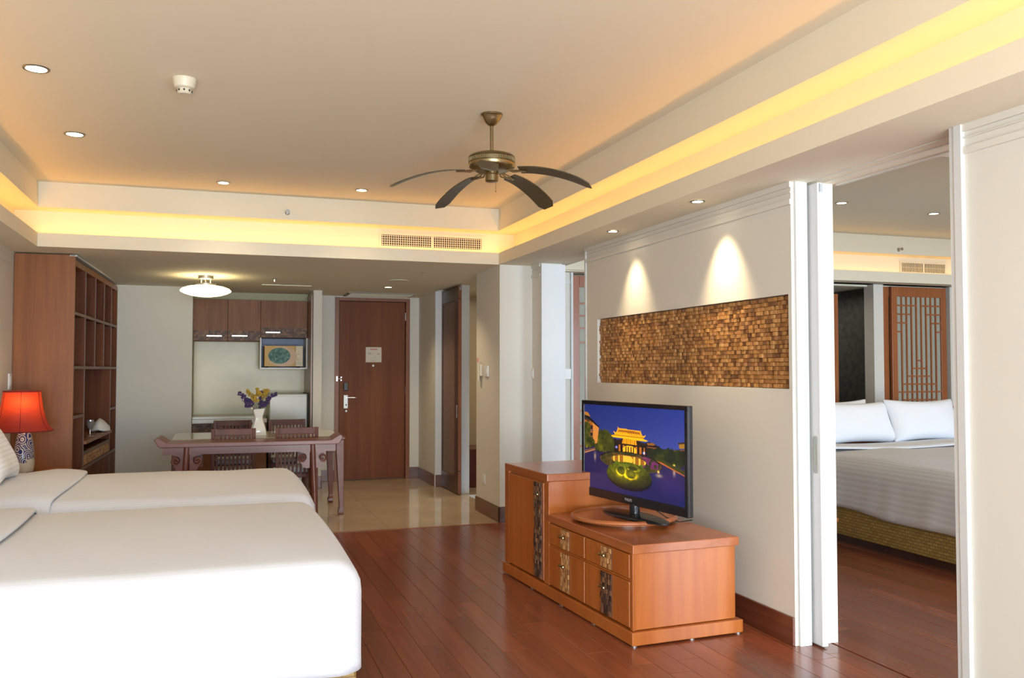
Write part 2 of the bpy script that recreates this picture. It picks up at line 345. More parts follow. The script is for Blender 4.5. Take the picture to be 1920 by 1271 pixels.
# outer wall with the balcony windows
def window(name,x0,x1,label):
    m=M()
    for a in np.linspace(x0,x1,4): m.box(a-.03,a+.03,YW+.02,YW+.08,.05,2.28)
    m.box(x0,x1,YW+.02,YW+.08,.0,.08); m.box(x0,x1,YW+.02,YW+.08,2.22,2.30)
    f=struct(name,m,DARKW)
    xs=np.linspace(x0,x1,4)
    for a,b in zip(xs,xs[1:]): M().box(a+.03,b-.03,YW+.045,YW+.051,.08,2.22).out('pane',GLASS,f)
g,nt,b_=nm('window_glass'); N=nt.nodes.new
tr=N('ShaderNodeBsdfTransparent'); gl=N('ShaderNodeBsdfGlossy'); gl.inputs['Roughness'].default_value=.02; fr=N('ShaderNodeFresnel'); mx=N('ShaderNodeMixShader')
nt.links.new(fr.outputs[0],mx.inputs[0]); nt.links.new(tr.outputs[0],mx.inputs[1]); nt.links.new(gl.outputs[0],mx.inputs[2]); nt.links.new(mx.outputs[0],nt.nodes['Material Output'].inputs[0])
GLASS=g
wallbox('wall_front',[(XL-.1,-1.3,YW-.1,YW,0,ZC),(2.35,3.4,YW-.1,YW,0,ZC),(-1.3,2.35,YW-.1,YW,2.3,ZC),(7.9,9.3,YW-.1,YW,0,ZC),(3.4,7.9,YW-.1,YW,2.3,ZC)])
window('window_1',-1.3,2.35,''); window('window_2',3.4,7.9,'')
# baseboards
def bb(name,segs,mat):
    m=M()
    for (x0,x1,y0,y1) in segs: m.box(x0,x1,y0,y1,0,.138); 
    o=struct(name,m,mat,bev=.004)
    return o
bb('baseboard_right',[(XR-.014,XR,3.705,6.25),(XR-.014,XR,YW,2.62)],BASEW)
bb('baseboard_pillar',[(2.396,2.41,YB-.014,8.24),(XR-.014,XR,7.29,7.5)],BASEW)
bb('baseboard_pillar.001',[(2.396,XR,YB-.014,YB)],BASEX)
bb('baseboard_hall',[(2.416,2.43,10.03,10.9)],BASEW)
bb('baseboard_back',[(XL,-.245,10.286,10.3),(1.046,1.158,10.286,10.3),(1.158,1.38,10.886,10.9),(2.31,2.43,10.886,10.9),(2.43,2.55,9.99,10.0)],BASEX)
bb('baseboard_back.001',[(1.158,1.17,10.3,10.9)],BASEW)
bb('baseboard_left',[(XL,XL+.014,YW,7.85)],BASEW)

# wood mosaic set in the recess
def mosaic(m,u0,u1,v0,v1,su,sv,put,dep=.014,seed=1):
    """small blocks of uneven depth; put(u0,u1,v0,v1,d) adds one block"""
    rg=random.Random(seed); nu=max(1,round((u1-u0)/su)); nv=max(1,round((v1-v0)/sv)); du=(u1-u0)/nu; dv=(v1-v0)/nv
    for j in range(nv):
        for i in range(nu):
            a=u0+i*du; c=v0+j*dv; g=.0012*min(1,su/.02)
            put(a+g,a+du-g,c+g,c+dv-g,dep*(.25+.75*rg.random()))
def xface(m,x,sgn=-1):
    def put(u0,u1,v0,v1,d):
        q=[(x,u0,v0),(x,u1,v0),(x,u1,v1),(x,u0,v1)]; p=[(x+sgn*d,b,c) for _,b,c in q]
        V=[m.bm.verts.new(k) for k in q+p]
        m.bm.faces.new(V[4:])
        for i in range(4): j=(i+1)%4; m.bm.faces.new((V[i],V[j],V[4+j],V[4+i]))
    return put
def yface(m,y,sgn=-1):
    def put(u0,u1,v0,v1,d):
        q=[(u0,y,v0),(u1,y,v0),(u1,y,v1),(u0,y,v1)]; p=[(a,y+sgn*d,c) for a,_,c in q]
        V=[m.bm.verts.new(k) for k in q+p]
        m.bm.faces.new(V[4:])
        for i in range(4): j=(i+1)%4; m.bm.faces.new((V[i],V[j],V[4+j],V[4+i]))
    return put
t=thing('wood_mosaic_panel','long wall panel of small brown wood blocks set into the wall above the television','wall art',(2.765,4.9,RZ0))
M().box(2.755,2.765,RY0,RY1,RZ0,RZ1).out('backing_board',DARKW,t)
m=M(); mosaic(m,RY0+.002,RY1-.002,RZ0+.002,RZ1-.004,.0245,.0225,xface(m,2.755),.024,5); m.out('wood_blocks',MOS,t,kind='stuff')

# white sliding panel in the pocket
t=thing('sliding_door_panel','white sliding door panel standing half out of the pocket at the bedroom opening','door',(2.84,3.8,0))
M().box(2.818,2.852,3.625,4.70,.008,ZS-.012).out('panel',WHITE,t,bev=.004)
m=M(); 
pts=[]
for k in range(9): a=math.pi*k/8; pts.append((3.662+.016*math.cos(a),1.015+.016*math.sin(a)))
for k in range(9): a=math.pi+math.pi*k/8; pts.append((3.662+.016*math.cos(a),.862+.016*math.sin(a)))
hp=m.prism(pts,'YZ',2.8145,2.8185).out('pull_plate',pm('grey_pull',(.36,.37,.33),.5,.4),t,bev=.001)
m=M(); m.box(2.8125,2.815,3.654,3.670,.885,.99); m.out('pull_recess',pm('worn_steel',(.38,.36,.30),.4,.8),hp)
M().box(2.828,2.844,3.618,3.627,ZS-.06,ZS-.018).out('guide_clip',STEEL,t)
# ------------------------------------------------------------------ beds
def arc(d,r):
    if d<=0: return 0,0
    if d<r*math.pi/2: a=d/r; return r*math.sin(a),r*(1-math.cos(a))
    return r,r+d-r*math.pi/2
def drape(name,x0,x1,y0,y1,H,hem,r,mat,sides=(0,1,1,1),crown=.02,wr=.004,seed=1,fold=0.0,hemf=None,**k):
    """cloth over a box: sides=(x-,x+,y-,y+) says where it hangs down"""
    rg=random.Random(seed); L=H-hem
    def axis_(a0,a1,s0,s1,step=.05):
        a0i=a0+(r if s0 else 0); a1i=a1-(r if s1 else 0); arr=[]
        ext=L+r*(math.pi/2-1)
        ns=max(4,int(ext/.035))
        if s0: arr+=[(a0i,-ext*(1-i/ns)) for i in range(ns)]
        n=max(2,int((a1i-a0i)/step)); arr+=[(a0i+(a1i-a0i)*i/n,0) for i in range(n+1)]
        if s1: arr+=[(a1i,ext*(i+1)/ns) for i in range(ns)]
        return arr
    ax=axis_(x0,x1,sides[0],sides[1]); ay=axis_(y0,y1,sides[2],sides[3])
    ph=[rg.random()*6 for _ in range(8)]
    V=[]; m=M()
    for (px,dx) in ax:
        row=[]
        for (py,dy) in ay:
            ox,zx=arc(abs(dx),r); oy,zy=arc(abs(dy),r)
            both=min(abs(dx),abs(dy))
            if dx and dy:
                # round the hanging corner
                e=max(abs(dx),abs(dy)); oo,zz=arc(e,r); an=math.atan2(abs(dy),abs(dx)); ox,oy,zd=oo*math.cos(an),oo*math.sin(an),zz
            else: zd=max(zx,zy)
            X=px+math.copysign(ox,dx); Y=py+math.copysign(oy,dy)
            u=(px-x0)/(x1-x0); v=(py-y0)/(y1-y0)
            cz=crown*(1-(2*v-1)**2)*(1-.6*(2*max(u,.5)-1)**4)
            z=H-zd+cz
            z+=wr*(math.sin(7*X+ph[0]+3*Y)+math.sin(4.1*Y+ph[1]-5*X)*.8+.5*math.sin(13*X+9*Y+ph[2]))*(1 if zd<.02 else .3)
            hang=max(0,min(1,(zd-.06)/.3))
            if hang>0 and fold:
                if abs(dy)>=abs(dx): Y+=math.copysign(fold*hang*(math.sin(9*X+ph[3])+.6*math.sin(21*X+ph[4]+6*z)),dy)
                else: X+=math.copysign(fold*hang*(math.sin(9*Y+ph[5]+2*z)+.6*math.sin(23*Y+ph[6]+5*z)),dx)
            if hemf and zd>.01: z+=hemf(X,Y)*min(1,zd/L)
            row.append(m.bm.verts.new((X,Y,z)))
        V.append(row)
    for a,b in zip(V,V[1:]):
        for i in range(len(a)-1): m.bm.faces.new((a[i],a[i+1],b[i+1],b[i]))
    o=m.out(name,mat,smooth=180,**k)
    for p in o.data.polygons: pass
    s_=o.modifiers.new('thick','SOLIDIFY'); s_.thickness=.008; s_.offset=-1
    return o
def rattan(name,c1,c2):
    m,nt,b=nm(name); N=nt.nodes.new; L=nt.links.new
    tc=N('ShaderNodeTexCoord'); mp=N('ShaderNodeMapping'); L(tc.outputs['Object'],mp.inputs[0])
    ch=N('ShaderNodeTexBrick'); ch.inputs['Scale'].default_value=1; ch.inputs['Brick Width'].default_value=.05; ch.inputs['Row Height'].default_value=.022; ch.inputs['Mortar Size'].default_value=.003; ch.offset=.5
    ch.inputs['Color1'].default_value=(*c1,1); ch.inputs['Color2'].default_value=(*c2,1); ch.inputs['Mortar'].default_value=(*[x*.45 for x in c1],1)
    sx=N('ShaderNodeSeparateXYZ'); L(mp.outputs[0],sx.inputs[0]); ad=N('ShaderNodeMath'); L(sx.outputs[0],ad.inputs[0]); L(sx.outputs[1],ad.inputs[1])
    cb=N('ShaderNodeCombineXYZ'); L(ad.outputs[0],cb.inputs[0]); L(sx.outputs[2],cb.inputs[1]); L(cb.outputs[0],ch.inputs['Vector'])
    L(ch.outputs['Color'],b.inputs['Base Color']); b.inputs['Roughness'].default_value=.45
    bp=N('ShaderNodeBump'); bp.invert=True; bp.inputs['Strength'].default_value=.8; bp.inputs['Distance'].default_value=.004; L(ch.outputs['Fac'],bp.inputs['Height']); L(bp.outputs[0],b.inputs['Normal'])
    return m
RAT=rattan('rattan_weave',(.42,.27,.085),(.34,.21,.06))
HEADM=pm('headboard_cloth',(.30,.17,.09),.8)
def pillow(name,w,h,t,mat,loc,rot,label,group=None,seed=0,corner=.06):
    """w along local x, h along local z, thickness t along y; four drawn-out corners"""
    m=M(); n=14; rg=random.Random(seed); ph=[rg.random()*6 for _ in range(4)]
    for sgn in (1,-1):
        V=[]
        for i in range(n+1):
            row=[]
            for j in range(n+1):
                u=2*i/n-1; v=2*j/n-1
                px=u*(w/2)*(1-.07*(1-u*u*0)*(v*v-1)*-1*0-.09*(1-v*v)); pz=v*(h/2)*(1-.17*(1-u*u))
                th=t/2*((1-u**4)*(1-v**4))**.55
                th+= .006*math.sin(5*u+ph[0]+3*v)*(1-u*u)*(1-v*v)
                row.append(m.bm.verts.new((px,sgn*th,pz+h/2)))
            V.append(row)
        for a,b in zip(V,V[1:]):
            for i in range(n): m.bm.faces.new((a[i],a[i+1],b[i+1],b[i]))
    bmesh.ops.remove_doubles(m.bm,verts=m.bm.verts[:],dist=.0005)
    o=m.out(name,mat,smooth=180,label=label,cat='pillow',group=group,sub=1); o.location=loc; o.rotation_euler=rot; return o
def cuff(m,x0,x1,y0,y1,z,t,r): pass

def bed(x1,y0,y1,lab,wood_label,sd):
    t=thing('bed',lab,'bed',((x1-1.0),(y0+y1)/2,0))
    M().box(-1.40,x1-.03,y0+.05,y1-.05,.0,.055).out('plinth',DARKW,t)
    M().box(-1.46,x1-.015,y0+.03,y1-.03,.055,.345).out('rattan_base',RAT,t,bev=.01)
    M().box(-1.46,x1-.03,y0+.04,y1-.04,.345,.585).out('mattress',PILLOWP,t,bev=.04,seg=3)
    M().box(XL+.002,-1.465,y0-.02,y1+.02,0,.95).out('headboard',CABW,t,bev=.01)
    return t
bed(.535,3.36,5.08,'nearest bed, white bed with a rattan base closest to the camera','',1)
bed(.565,5.30,6.78,'farther white bed of the pair, beside the red lamp','',2)
def hem1(X,Y): return -.012+.02*math.sin(3*X+1)
d1=drape('duvet',-1.2,.545,3.345,5.10,.625,.215,.11,LINEN,(0,1,1,1),crown=.035,wr=.0022,seed=4,fold=.004,label='white striped duvet spread over the nearest bed',cat='duvet')
d2=drape('duvet',-1.2,.575,5.28,6.80,.625,.215,.11,LINEN,(0,1,1,1),crown=.05,wr=.003,seed=9,fold=.004,label='white striped duvet spread over the farther bed beside the red lamp',cat='duvet')
# turned back sheets at the head end
def turnback(y0,y1,xf,label,hump,bow=.06):
    m=M(); n=28; V=[]
    xs=[-1.46,-1.40,-1.3,-1.2,-1.1,-1.0,-.94,xf-.03,xf-.008,xf,xf-.004]
    ysn=[y0-.006]+[y0+ (y1-y0)*i/n for i in range(n+1)]+[y1+.006]
    for i,x in enumerate(xs):
        row=[]
        for j,y in enumerate(ysn):
            v=(y-y0)/(y1-y0); v=min(1,max(0,v)); e=min(v,1-v)*(y1-y0)
            z=.625+.012+ .04*(1-(2*v-1)**2)+hump*math.exp(-((x-(xf-.16))/.13)**2)*min(1,e/.22)
            ov=[.012,.012,.012,.013,.014,.015,.016,.015,.012,.004,-.006][i]
            rr=.11
            if e<rr: z-=rr-math.sqrt(max(0,rr*rr-(rr-e)**2))
            z+=ov
            if j in (0,len(ysn)-1): z=.40
            row.append(m.bm.verts.new((x+bow*math.sin(math.pi*v)*(i>5),y,z)))
        V.append(row)
    for a,b in zip(V,V[1:]):
        for k in range(len(ysn)-1): m.bm.faces.new((a[k],a[k+1],b[k+1],b[k]))
    o=m.out('turned_back_sheet',LINEN,smooth=180,label=label,cat='sheet'); s_=o.modifiers.new('thick','SOLIDIFY'); s_.thickness=.006; s_.offset=-1; return o
turnback(3.33,5.115,-.86,'white sheet folded back across the head end of the nearest bed',.006)
turnback(5.265,6.815,-.84,'white sheet folded back over the head end of the farther bed beside the lamp',.022)
pillow('pillow',.62,.44,.17,fabric('striped_pillow',(.82,.82,.84),'Z',.028,.10),(-1.17,5.98,.665),(R_(-26),0,R_(90)),'white striped pillow propped against the headboard of the farther bed',seed=2)
pillow('pillow',.62,.44,.17,PILLOWM,(-1.33,4.2,.68),(R_(-14),0,R_(90)),'white pillow at the head of the nearest bed',seed=3)

# ------------------------------------------------------------------ bedside table and red lamp
t=thing('bedside_table','dark wooden bedside table beneath the red lamp','bedside table',(-1.29,7.3,0))
M().box(-1.54,-1.06,7.06,7.62,.56,.60).out('table_top',SHELFW,t,bev=.004)
M().box(-1.53,-1.07,7.08,7.60,.04,.56).out('body',SHELFI,t)
for k in range(2):
    d=M().box(-1.07,-1.055,7.10,7.58,.08+.24*k,.29+.24*k).out('drawer',SHELFW,t,bev=.003); M().ball((-1.045,7.34,.20+.24*k),.012).out('knob',BRASS,d,smooth=True)
LX,LY=at(41,770,'Y',7.3).x,7.3
t=thing('table_lamp','red bell shaded table lamp with a blue and white porcelain base','lamp',(LX,LY,.60))
def vase_mat():
    m,nt,b=nm('blue_swirl_porcelain'); N=nt.nodes.new; L=nt.links.new
    tc=N('ShaderNodeTexCoord'); v=N('ShaderNodeTexVoronoi'); v.inputs['Scale'].default_value=15; L(tc.outputs['Object'],v.inputs['Vector'])
    s=N('ShaderNodeMath'); s.operation='MULTIPLY'; s.inputs[1].default_value=34; L(v.outputs['Distance'],s.inputs[0])
    sn=N('ShaderNodeMath'); sn.operation='SINE'; L(s.outputs[0],sn.inputs[0])
    gt=N('ShaderNodeMath'); gt.operation='GREATER_THAN'; gt.inputs[1].default_value=-.15; L(sn.outputs[0],gt.inputs[0])
    sx=N('ShaderNodeSeparateXYZ'); L(tc.outputs['Object'],sx.inputs[0])
    g2=N('ShaderNodeMath'); g2.operation='GREATER_THAN'; g2.inputs[1].default_value=.15
    nz=N('ShaderNodeTexNoise'); nz.inputs['Scale'].default_value=14; L(tc.outputs['Object'],nz.inputs['Vector']); a=N('ShaderNodeMath'); a.operation='MULTIPLY_ADD'; a.inputs[1].default_value=.12; L(nz.outputs['Fac'],a.inputs[0]); L(sx.outputs[2],a.inputs[2]); L(a.outputs[0],g2.inputs[0])
    mu=N('ShaderNodeMath'); mu.operation='MULTIPLY'; L(gt.outputs[0],mu.inputs[0]); L(g2.outputs[0],mu.inputs[1])
    mx=N('ShaderNodeMix'); mx.data_type='RGBA'; mx.inputs[6].default_value=(.62,.60,.50,1); mx.inputs[7].default_value=(.03,.045,.20,1); L(mu.outputs[0],mx.inputs[0]); L(mx.outputs[2],b.inputs['Base Color'])
    b.inputs['Roughness'].default_value=.12; return m
M().lathe([(.001,0),(.085,0),(.097,.02),(.105,.07),(.100,.15),(.087,.22),(.070,.28),(.052,.315),(.030,.33),(.001,.33)],(LX+.02,LY,.60),36,sx=.66,sy=1).out('porcelain_base',vase_mat(),t,smooth=True)
M().box(LX-.08,LX+.08,LY-.08,LY+.08,.585+.015,.612).out('foot',DARKW,t,bev=.003)
m=M(); m.cyl((LX+.02,LY,.92),(LX+.02,LY,1.0),.012); mt_=m.out('brass_stem',pm('bright_brass',(.75,.48,.12),.2,1),t,smooth=True)
sh,nt,b=nm('red_silk'); 
b.inputs['Base Color'].default_value=(.45,.05,.035,1); b.inputs['Roughness'].default_value=.7
tl=nt.nodes.new('ShaderNodeBsdfTranslucent'); tl.inputs[0].default_value=(.95,.34,.16,1); mx=nt.nodes.new('ShaderNodeMixShader'); mx.inputs[0].default_value=.45
nt.links.new(b.outputs[0],mx.inputs[1]); nt.links.new(tl.outputs[0],mx.inputs[2]); nt.links.new(mx.outputs[0],nt.nodes['Material Output'].inputs[0])
LZ0,LZ1=at(41,808,'Y',7.3).z,at(41,733,'Y',7.3).z
SH=[(.240,.955),(.232,.965),(.205,1.0),(.185,1.04),(.169,1.09),(.157,1.15),(.148,1.21),(.142,1.27),(.141,1.285)]
SH=[(r*.88,LZ0+(z-.955)/.33*(LZ1-LZ0)) for r,z in SH]
m=M(); rr=[]
for r,z in SH: rr.append([Vector((LX+r*math.cos(a),LY+r*math.sin(a),z)) for a in [2*math.pi*k/36 for k in range(36)]])
m.rings(rr,cap=False); o=m.out('lamp_shade',sh,t,smooth=180)
s_=o.modifiers.new('thick','SOLIDIFY'); s_.thickness=.002
RED=pm('dark_red_braid',(.18,.012,.012),.7)
m=M()
for k in range(6):
    a=2*math.pi*(k+.62)/6; m.tube([(LX+(r+.001)*math.cos(a),LY+(r+.001)*math.sin(a),z) for r,z in SH],.0018,5)
for r,z,q in ((SH[0][0],LZ0+.002,.004),(SH[-1][0],LZ1-.002,.004)): m.tube([(LX+r*math.cos(a),LY+r*math.sin(a),z) for a in [2*math.pi*k/36 for k in range(37)]],q,5)
m.out('shade_piping',RED,o,smooth=True)
M().ball((LX+.01,LY-.065,LZ1-.085),.024,2).out('bulb',emit('lamp_bulb',(1.0,.62,.25),75),t,smooth=True)

# ------------------------------------------------------------------ bookshelf (slightly out of parallel with the wall)
BA=R_(-1.87); BO=Vector((-1.085,7.85,0))
t=thing('bookshelf','tall built-in open wooden bookshelf with cubbies against the left wall','bookshelf',BO,BA)
LB=2.44; D=.44; HB=2.285
def L(m,name,mat,par=t,**k): return m.out(name,mat,par,world=False,**k)
L(M().box(-D,0,0,.03,0,HB),'side_panel',SHELFW,label='plain orange brown end panel facing the beds',bev=.002)
L(M().box(-D,0,LB-.03,LB,0,HB-.05),'side_panel',SHELFI)
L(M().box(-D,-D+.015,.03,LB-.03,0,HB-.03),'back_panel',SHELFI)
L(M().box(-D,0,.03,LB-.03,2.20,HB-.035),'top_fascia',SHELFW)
L(M().box(-.04,.012,0,LB,HB-.012,HB+.0),'cornice',WHITE)
ys=[.03,.52,1.04,1.56,2.03,LB-.03]
Z1,Z2,ZD=1.815,1.375,.735
def edge(m,a,b,c,d): m.box(-.006,.003,a,b,c,d)
def shelf(y0,y1,z,name='shelf',dep=D-.015):
    s=L(M().box(-dep,-.004,y0,y1,z-.012,z+.012),name,SHELFI); L(M().box(-.004,.002,y0,y1,z-.012,z+.012),'shelf_edge',SHELFE,s)
def divider(y,z0,z1):
    s=L(M().box(-D+.015,-.004,y-.009,y+.009,z0,z1),'divider',SHELFI); L(M().box(-.004,.001,y-.009,y+.009,z0,z1),'divider_edge',SHELFE,s)
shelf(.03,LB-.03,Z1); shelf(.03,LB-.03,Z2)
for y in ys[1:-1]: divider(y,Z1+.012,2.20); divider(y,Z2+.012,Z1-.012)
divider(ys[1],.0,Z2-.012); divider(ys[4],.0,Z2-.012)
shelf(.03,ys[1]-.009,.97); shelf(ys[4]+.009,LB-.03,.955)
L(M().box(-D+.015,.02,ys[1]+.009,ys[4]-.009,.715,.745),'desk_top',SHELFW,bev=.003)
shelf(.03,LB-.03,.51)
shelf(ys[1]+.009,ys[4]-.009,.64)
m=M(); m.box(-.02,-.006,ys[1]+.012,ys[4]-.012,.525,.626); dr=L(m,'drawer_front',SHELFW)
m=M(); mosaic(m,ys[1]+.04,ys[4]-.04,.535,.618,.03,.02,xface(m,-.006,1),.008,8); L(m,'carved_blocks',MOSG,dr,kind='stuff')
yy=[.03]+list(np.linspace(ys[1],ys[4],4))+[LB-.03]
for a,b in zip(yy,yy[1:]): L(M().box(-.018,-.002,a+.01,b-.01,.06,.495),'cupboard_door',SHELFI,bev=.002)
L(M().box(-.03,-.01,.03,LB-.03,0,.06),'plinth',DARKW)
def onshelf(lx,ly): 
    c,s=math.cos(BA),math.sin(BA); return BO.x+lx*c-ly*s, BO.y+lx*s+ly*c
x,y=onshelf(-.05,1.72)
m=M(); 
ring=[]
for r,h in ((.001,0),(.09,.0),(.12,.02),(.115,.05),(.06,.10),(.02,.115),(.001,.11)):
    ring.append((r,h))
m.lathe(ring,(x,y,.745),20,sx=.8,sy=1.3)
for v in m.bm.verts: v.co.z+= .012*math.sin(9*v.co.x*5)+.006*math.sin(40*v.co.y); v.co.z=max(v.co.z,.7455)
m.out('folded_cloth',PLASTW,smooth=True,label='crumpled white cloth lying on the desk shelf of the bookshelf',cat='cloth')
x,y=onshelf(-.04,1.10)
SG=pm('smoked_glass',(.45,.43,.42),.05,.6)
M().lathe([(.001,0),(.035,0),(.033,.006),(.006,.012),(.005,.06),(.02,.075),(.034,.11),(.032,.15),(.030,.15),(.030,.11),(.001,.08)],(x,y,.745),20).out('goblet',SG,smooth=True,label='small silvery goblet beside the white cloth on the bookshelf desk',cat='glass')
x,y=onshelf(-.05,.10)
M().lathe([(.001,0),(.02,0),(.024,.012),(.02,.03),(.008,.036),(.001,.036)],(x,y,.982),14).out('porcelain_cup',PLASTW,smooth=True,label='tiny white cup on the near side shelf of the bookshelf',cat='cup')
# ------------------------------------------------------------------ television cabinet (turned a little from the wall)
CO=Vector((1.958,3.945,0)); CA=R_(3.3)
t=thing('television_cabinet','stepped orange brown wooden cabinet with mosaic striped drawers under the television','cabinet',CO,CA)
def L(m,name,mat,par=None,**k): return m.out(name,mat,par or t,world=False,**k)
W,LC,YS=.62,1.715,1.045
L(M().box(0.012,W-.012,.012,YS-.02,.075,.45),'body',CABW,bev=.002)
L(M().box(0.012,W-.012,YS-.02,LC-.012,.075,.685),'tall_body',CABW,bev=.002)
L(M().box(-.004,W+.004,-.004,YS+.004,.449,.495),'low_top',CABT,bev=.004)
L(M().box(-.004,W+.004,YS-.022,LC+.004,.685,.730),'high_top',CABT,bev=.004)
L(M().box(-.016,W+.016,-.016,LC+.016,.007,.072),'plinth',CABW,bev=.004)
for (x,y) in [(0,0),(0,.42),(0,.83),(0,1.26),(0,1.68),(W-.01,0),(.33,0),(W-.01,1.68)]:
    L(M().cyl((x+.004,y+.003,0),(x+.004,y+.003,.007),.016,.016,12),'foot',STEEL,smooth=True)
def front(kind,y0,y1,z0,z1,ms,ky,kz,mos,sd):
    o=L(M().box(-.006,.012,y0,y1,z0,z1),kind,CABW,bev=.003)
    L(M().box(-.0085,-.005,ms[0],ms[1],z0+.004,z1-.004),'strip_backing',DARKW,o)
    m=M(); mosaic(m,ms[0]+.001,ms[1]-.001,z0+.005,z1-.005,.014,.026,xface(m,-.0085),.006,sd); L(m,'wood_blocks',mos,o,kind='stuff')
    m=M(); m.cyl((-.014,ky,kz),(-.034,ky,kz),.005,.004); m.cyl((-.030,ky-.022,kz),(-.030,ky+.022,kz),.0055,.0055); m.ball((-.03,ky+.024,kz),.008); m.ball((-.03,ky-.024,kz),.008); L(m,'knob',BRASS,o,smooth=True)
front('drawer',.032,.515,.325,.443,(.209,.327),.28,.397,MOSG,1)
front('drawer',.527,.995,.325,.443,(.711,.824),.771,.400,MOSG,2)
front('cupboard_door',.032,.515,.084,.310,(.209,.327),.281,.232,MOSD,3)
front('cupboard_door',.527,.995,.084,.310,(.711,.824),.772,.236,MOSG,4)
front('cupboard_door',1.072,1.640,.084,.672,(1.095,1.209),1.135,.60,MOSD,5)
for q in ((-.004,.012,.0,.028,.076,.45),(-.004,.012,1.0,1.068,.076,.685),(-.004,.012,1.645,LC-.0,.076,.685),(-.002,.012,.028,1.0,.312,.322)): L(M().box(*q),'face_frame',CABW,bev=.0015)
# swivel tray
def cl(x,y,z=0): 
    c,s=math.cos(CA),math.sin(CA); return Vector((CO.x+x*c-y*s,CO.y+x*s+y*c,z))
TC=cl(.315,.66,.496)
m=M(); m.lathe([(.001,0),(.24,0),(.24,.008),(.232,.010),(.232,.014),(.300,.016),(.305,.022),(.302,.032),(.292,.038),(.286,.033),(.286,.026),(.001,.026)],TC,48)
m.out('swivel_tray',CABT,smooth=True,label='round wooden swivel tray under the television foot',cat='tray')
# ------------------------------------------------------------------ television
TO=Vector((2.324,4.04,0)); TA=R_(8.5)
tv=thing('television','flat black television standing on the wooden cabinet, showing a lit hotel at night','television',TO,TA)
def L(m,name,mat,par=None,**k): return m.out(name,mat,par or tv,world=False,**k)
TW=1.04; TZ0,TZ1=.592,1.170
L(M().box(.002,.03,0,TW,TZ0,TZ1),'housing',BLACK,bev=.004)
L(M().box(.03,.065,.18,TW-.18,TZ0+.05,TZ1-.1),'rear_housing',BLACKM,bev=.012)
SY0,SY1,SZ0,SZ1=.026,TW-.026,.642,1.146
m=M(); m.box(-.006,.003,0,TW,TZ0,SZ0); m.box(-.006,.003,0,TW,SZ1,TZ1); m.box(-.006,.003,0,SY0,SZ0,SZ1); m.box(-.006,.003,SY1,TW,SZ0,SZ1); L(m,'bezel',BLACK,bev=.002)
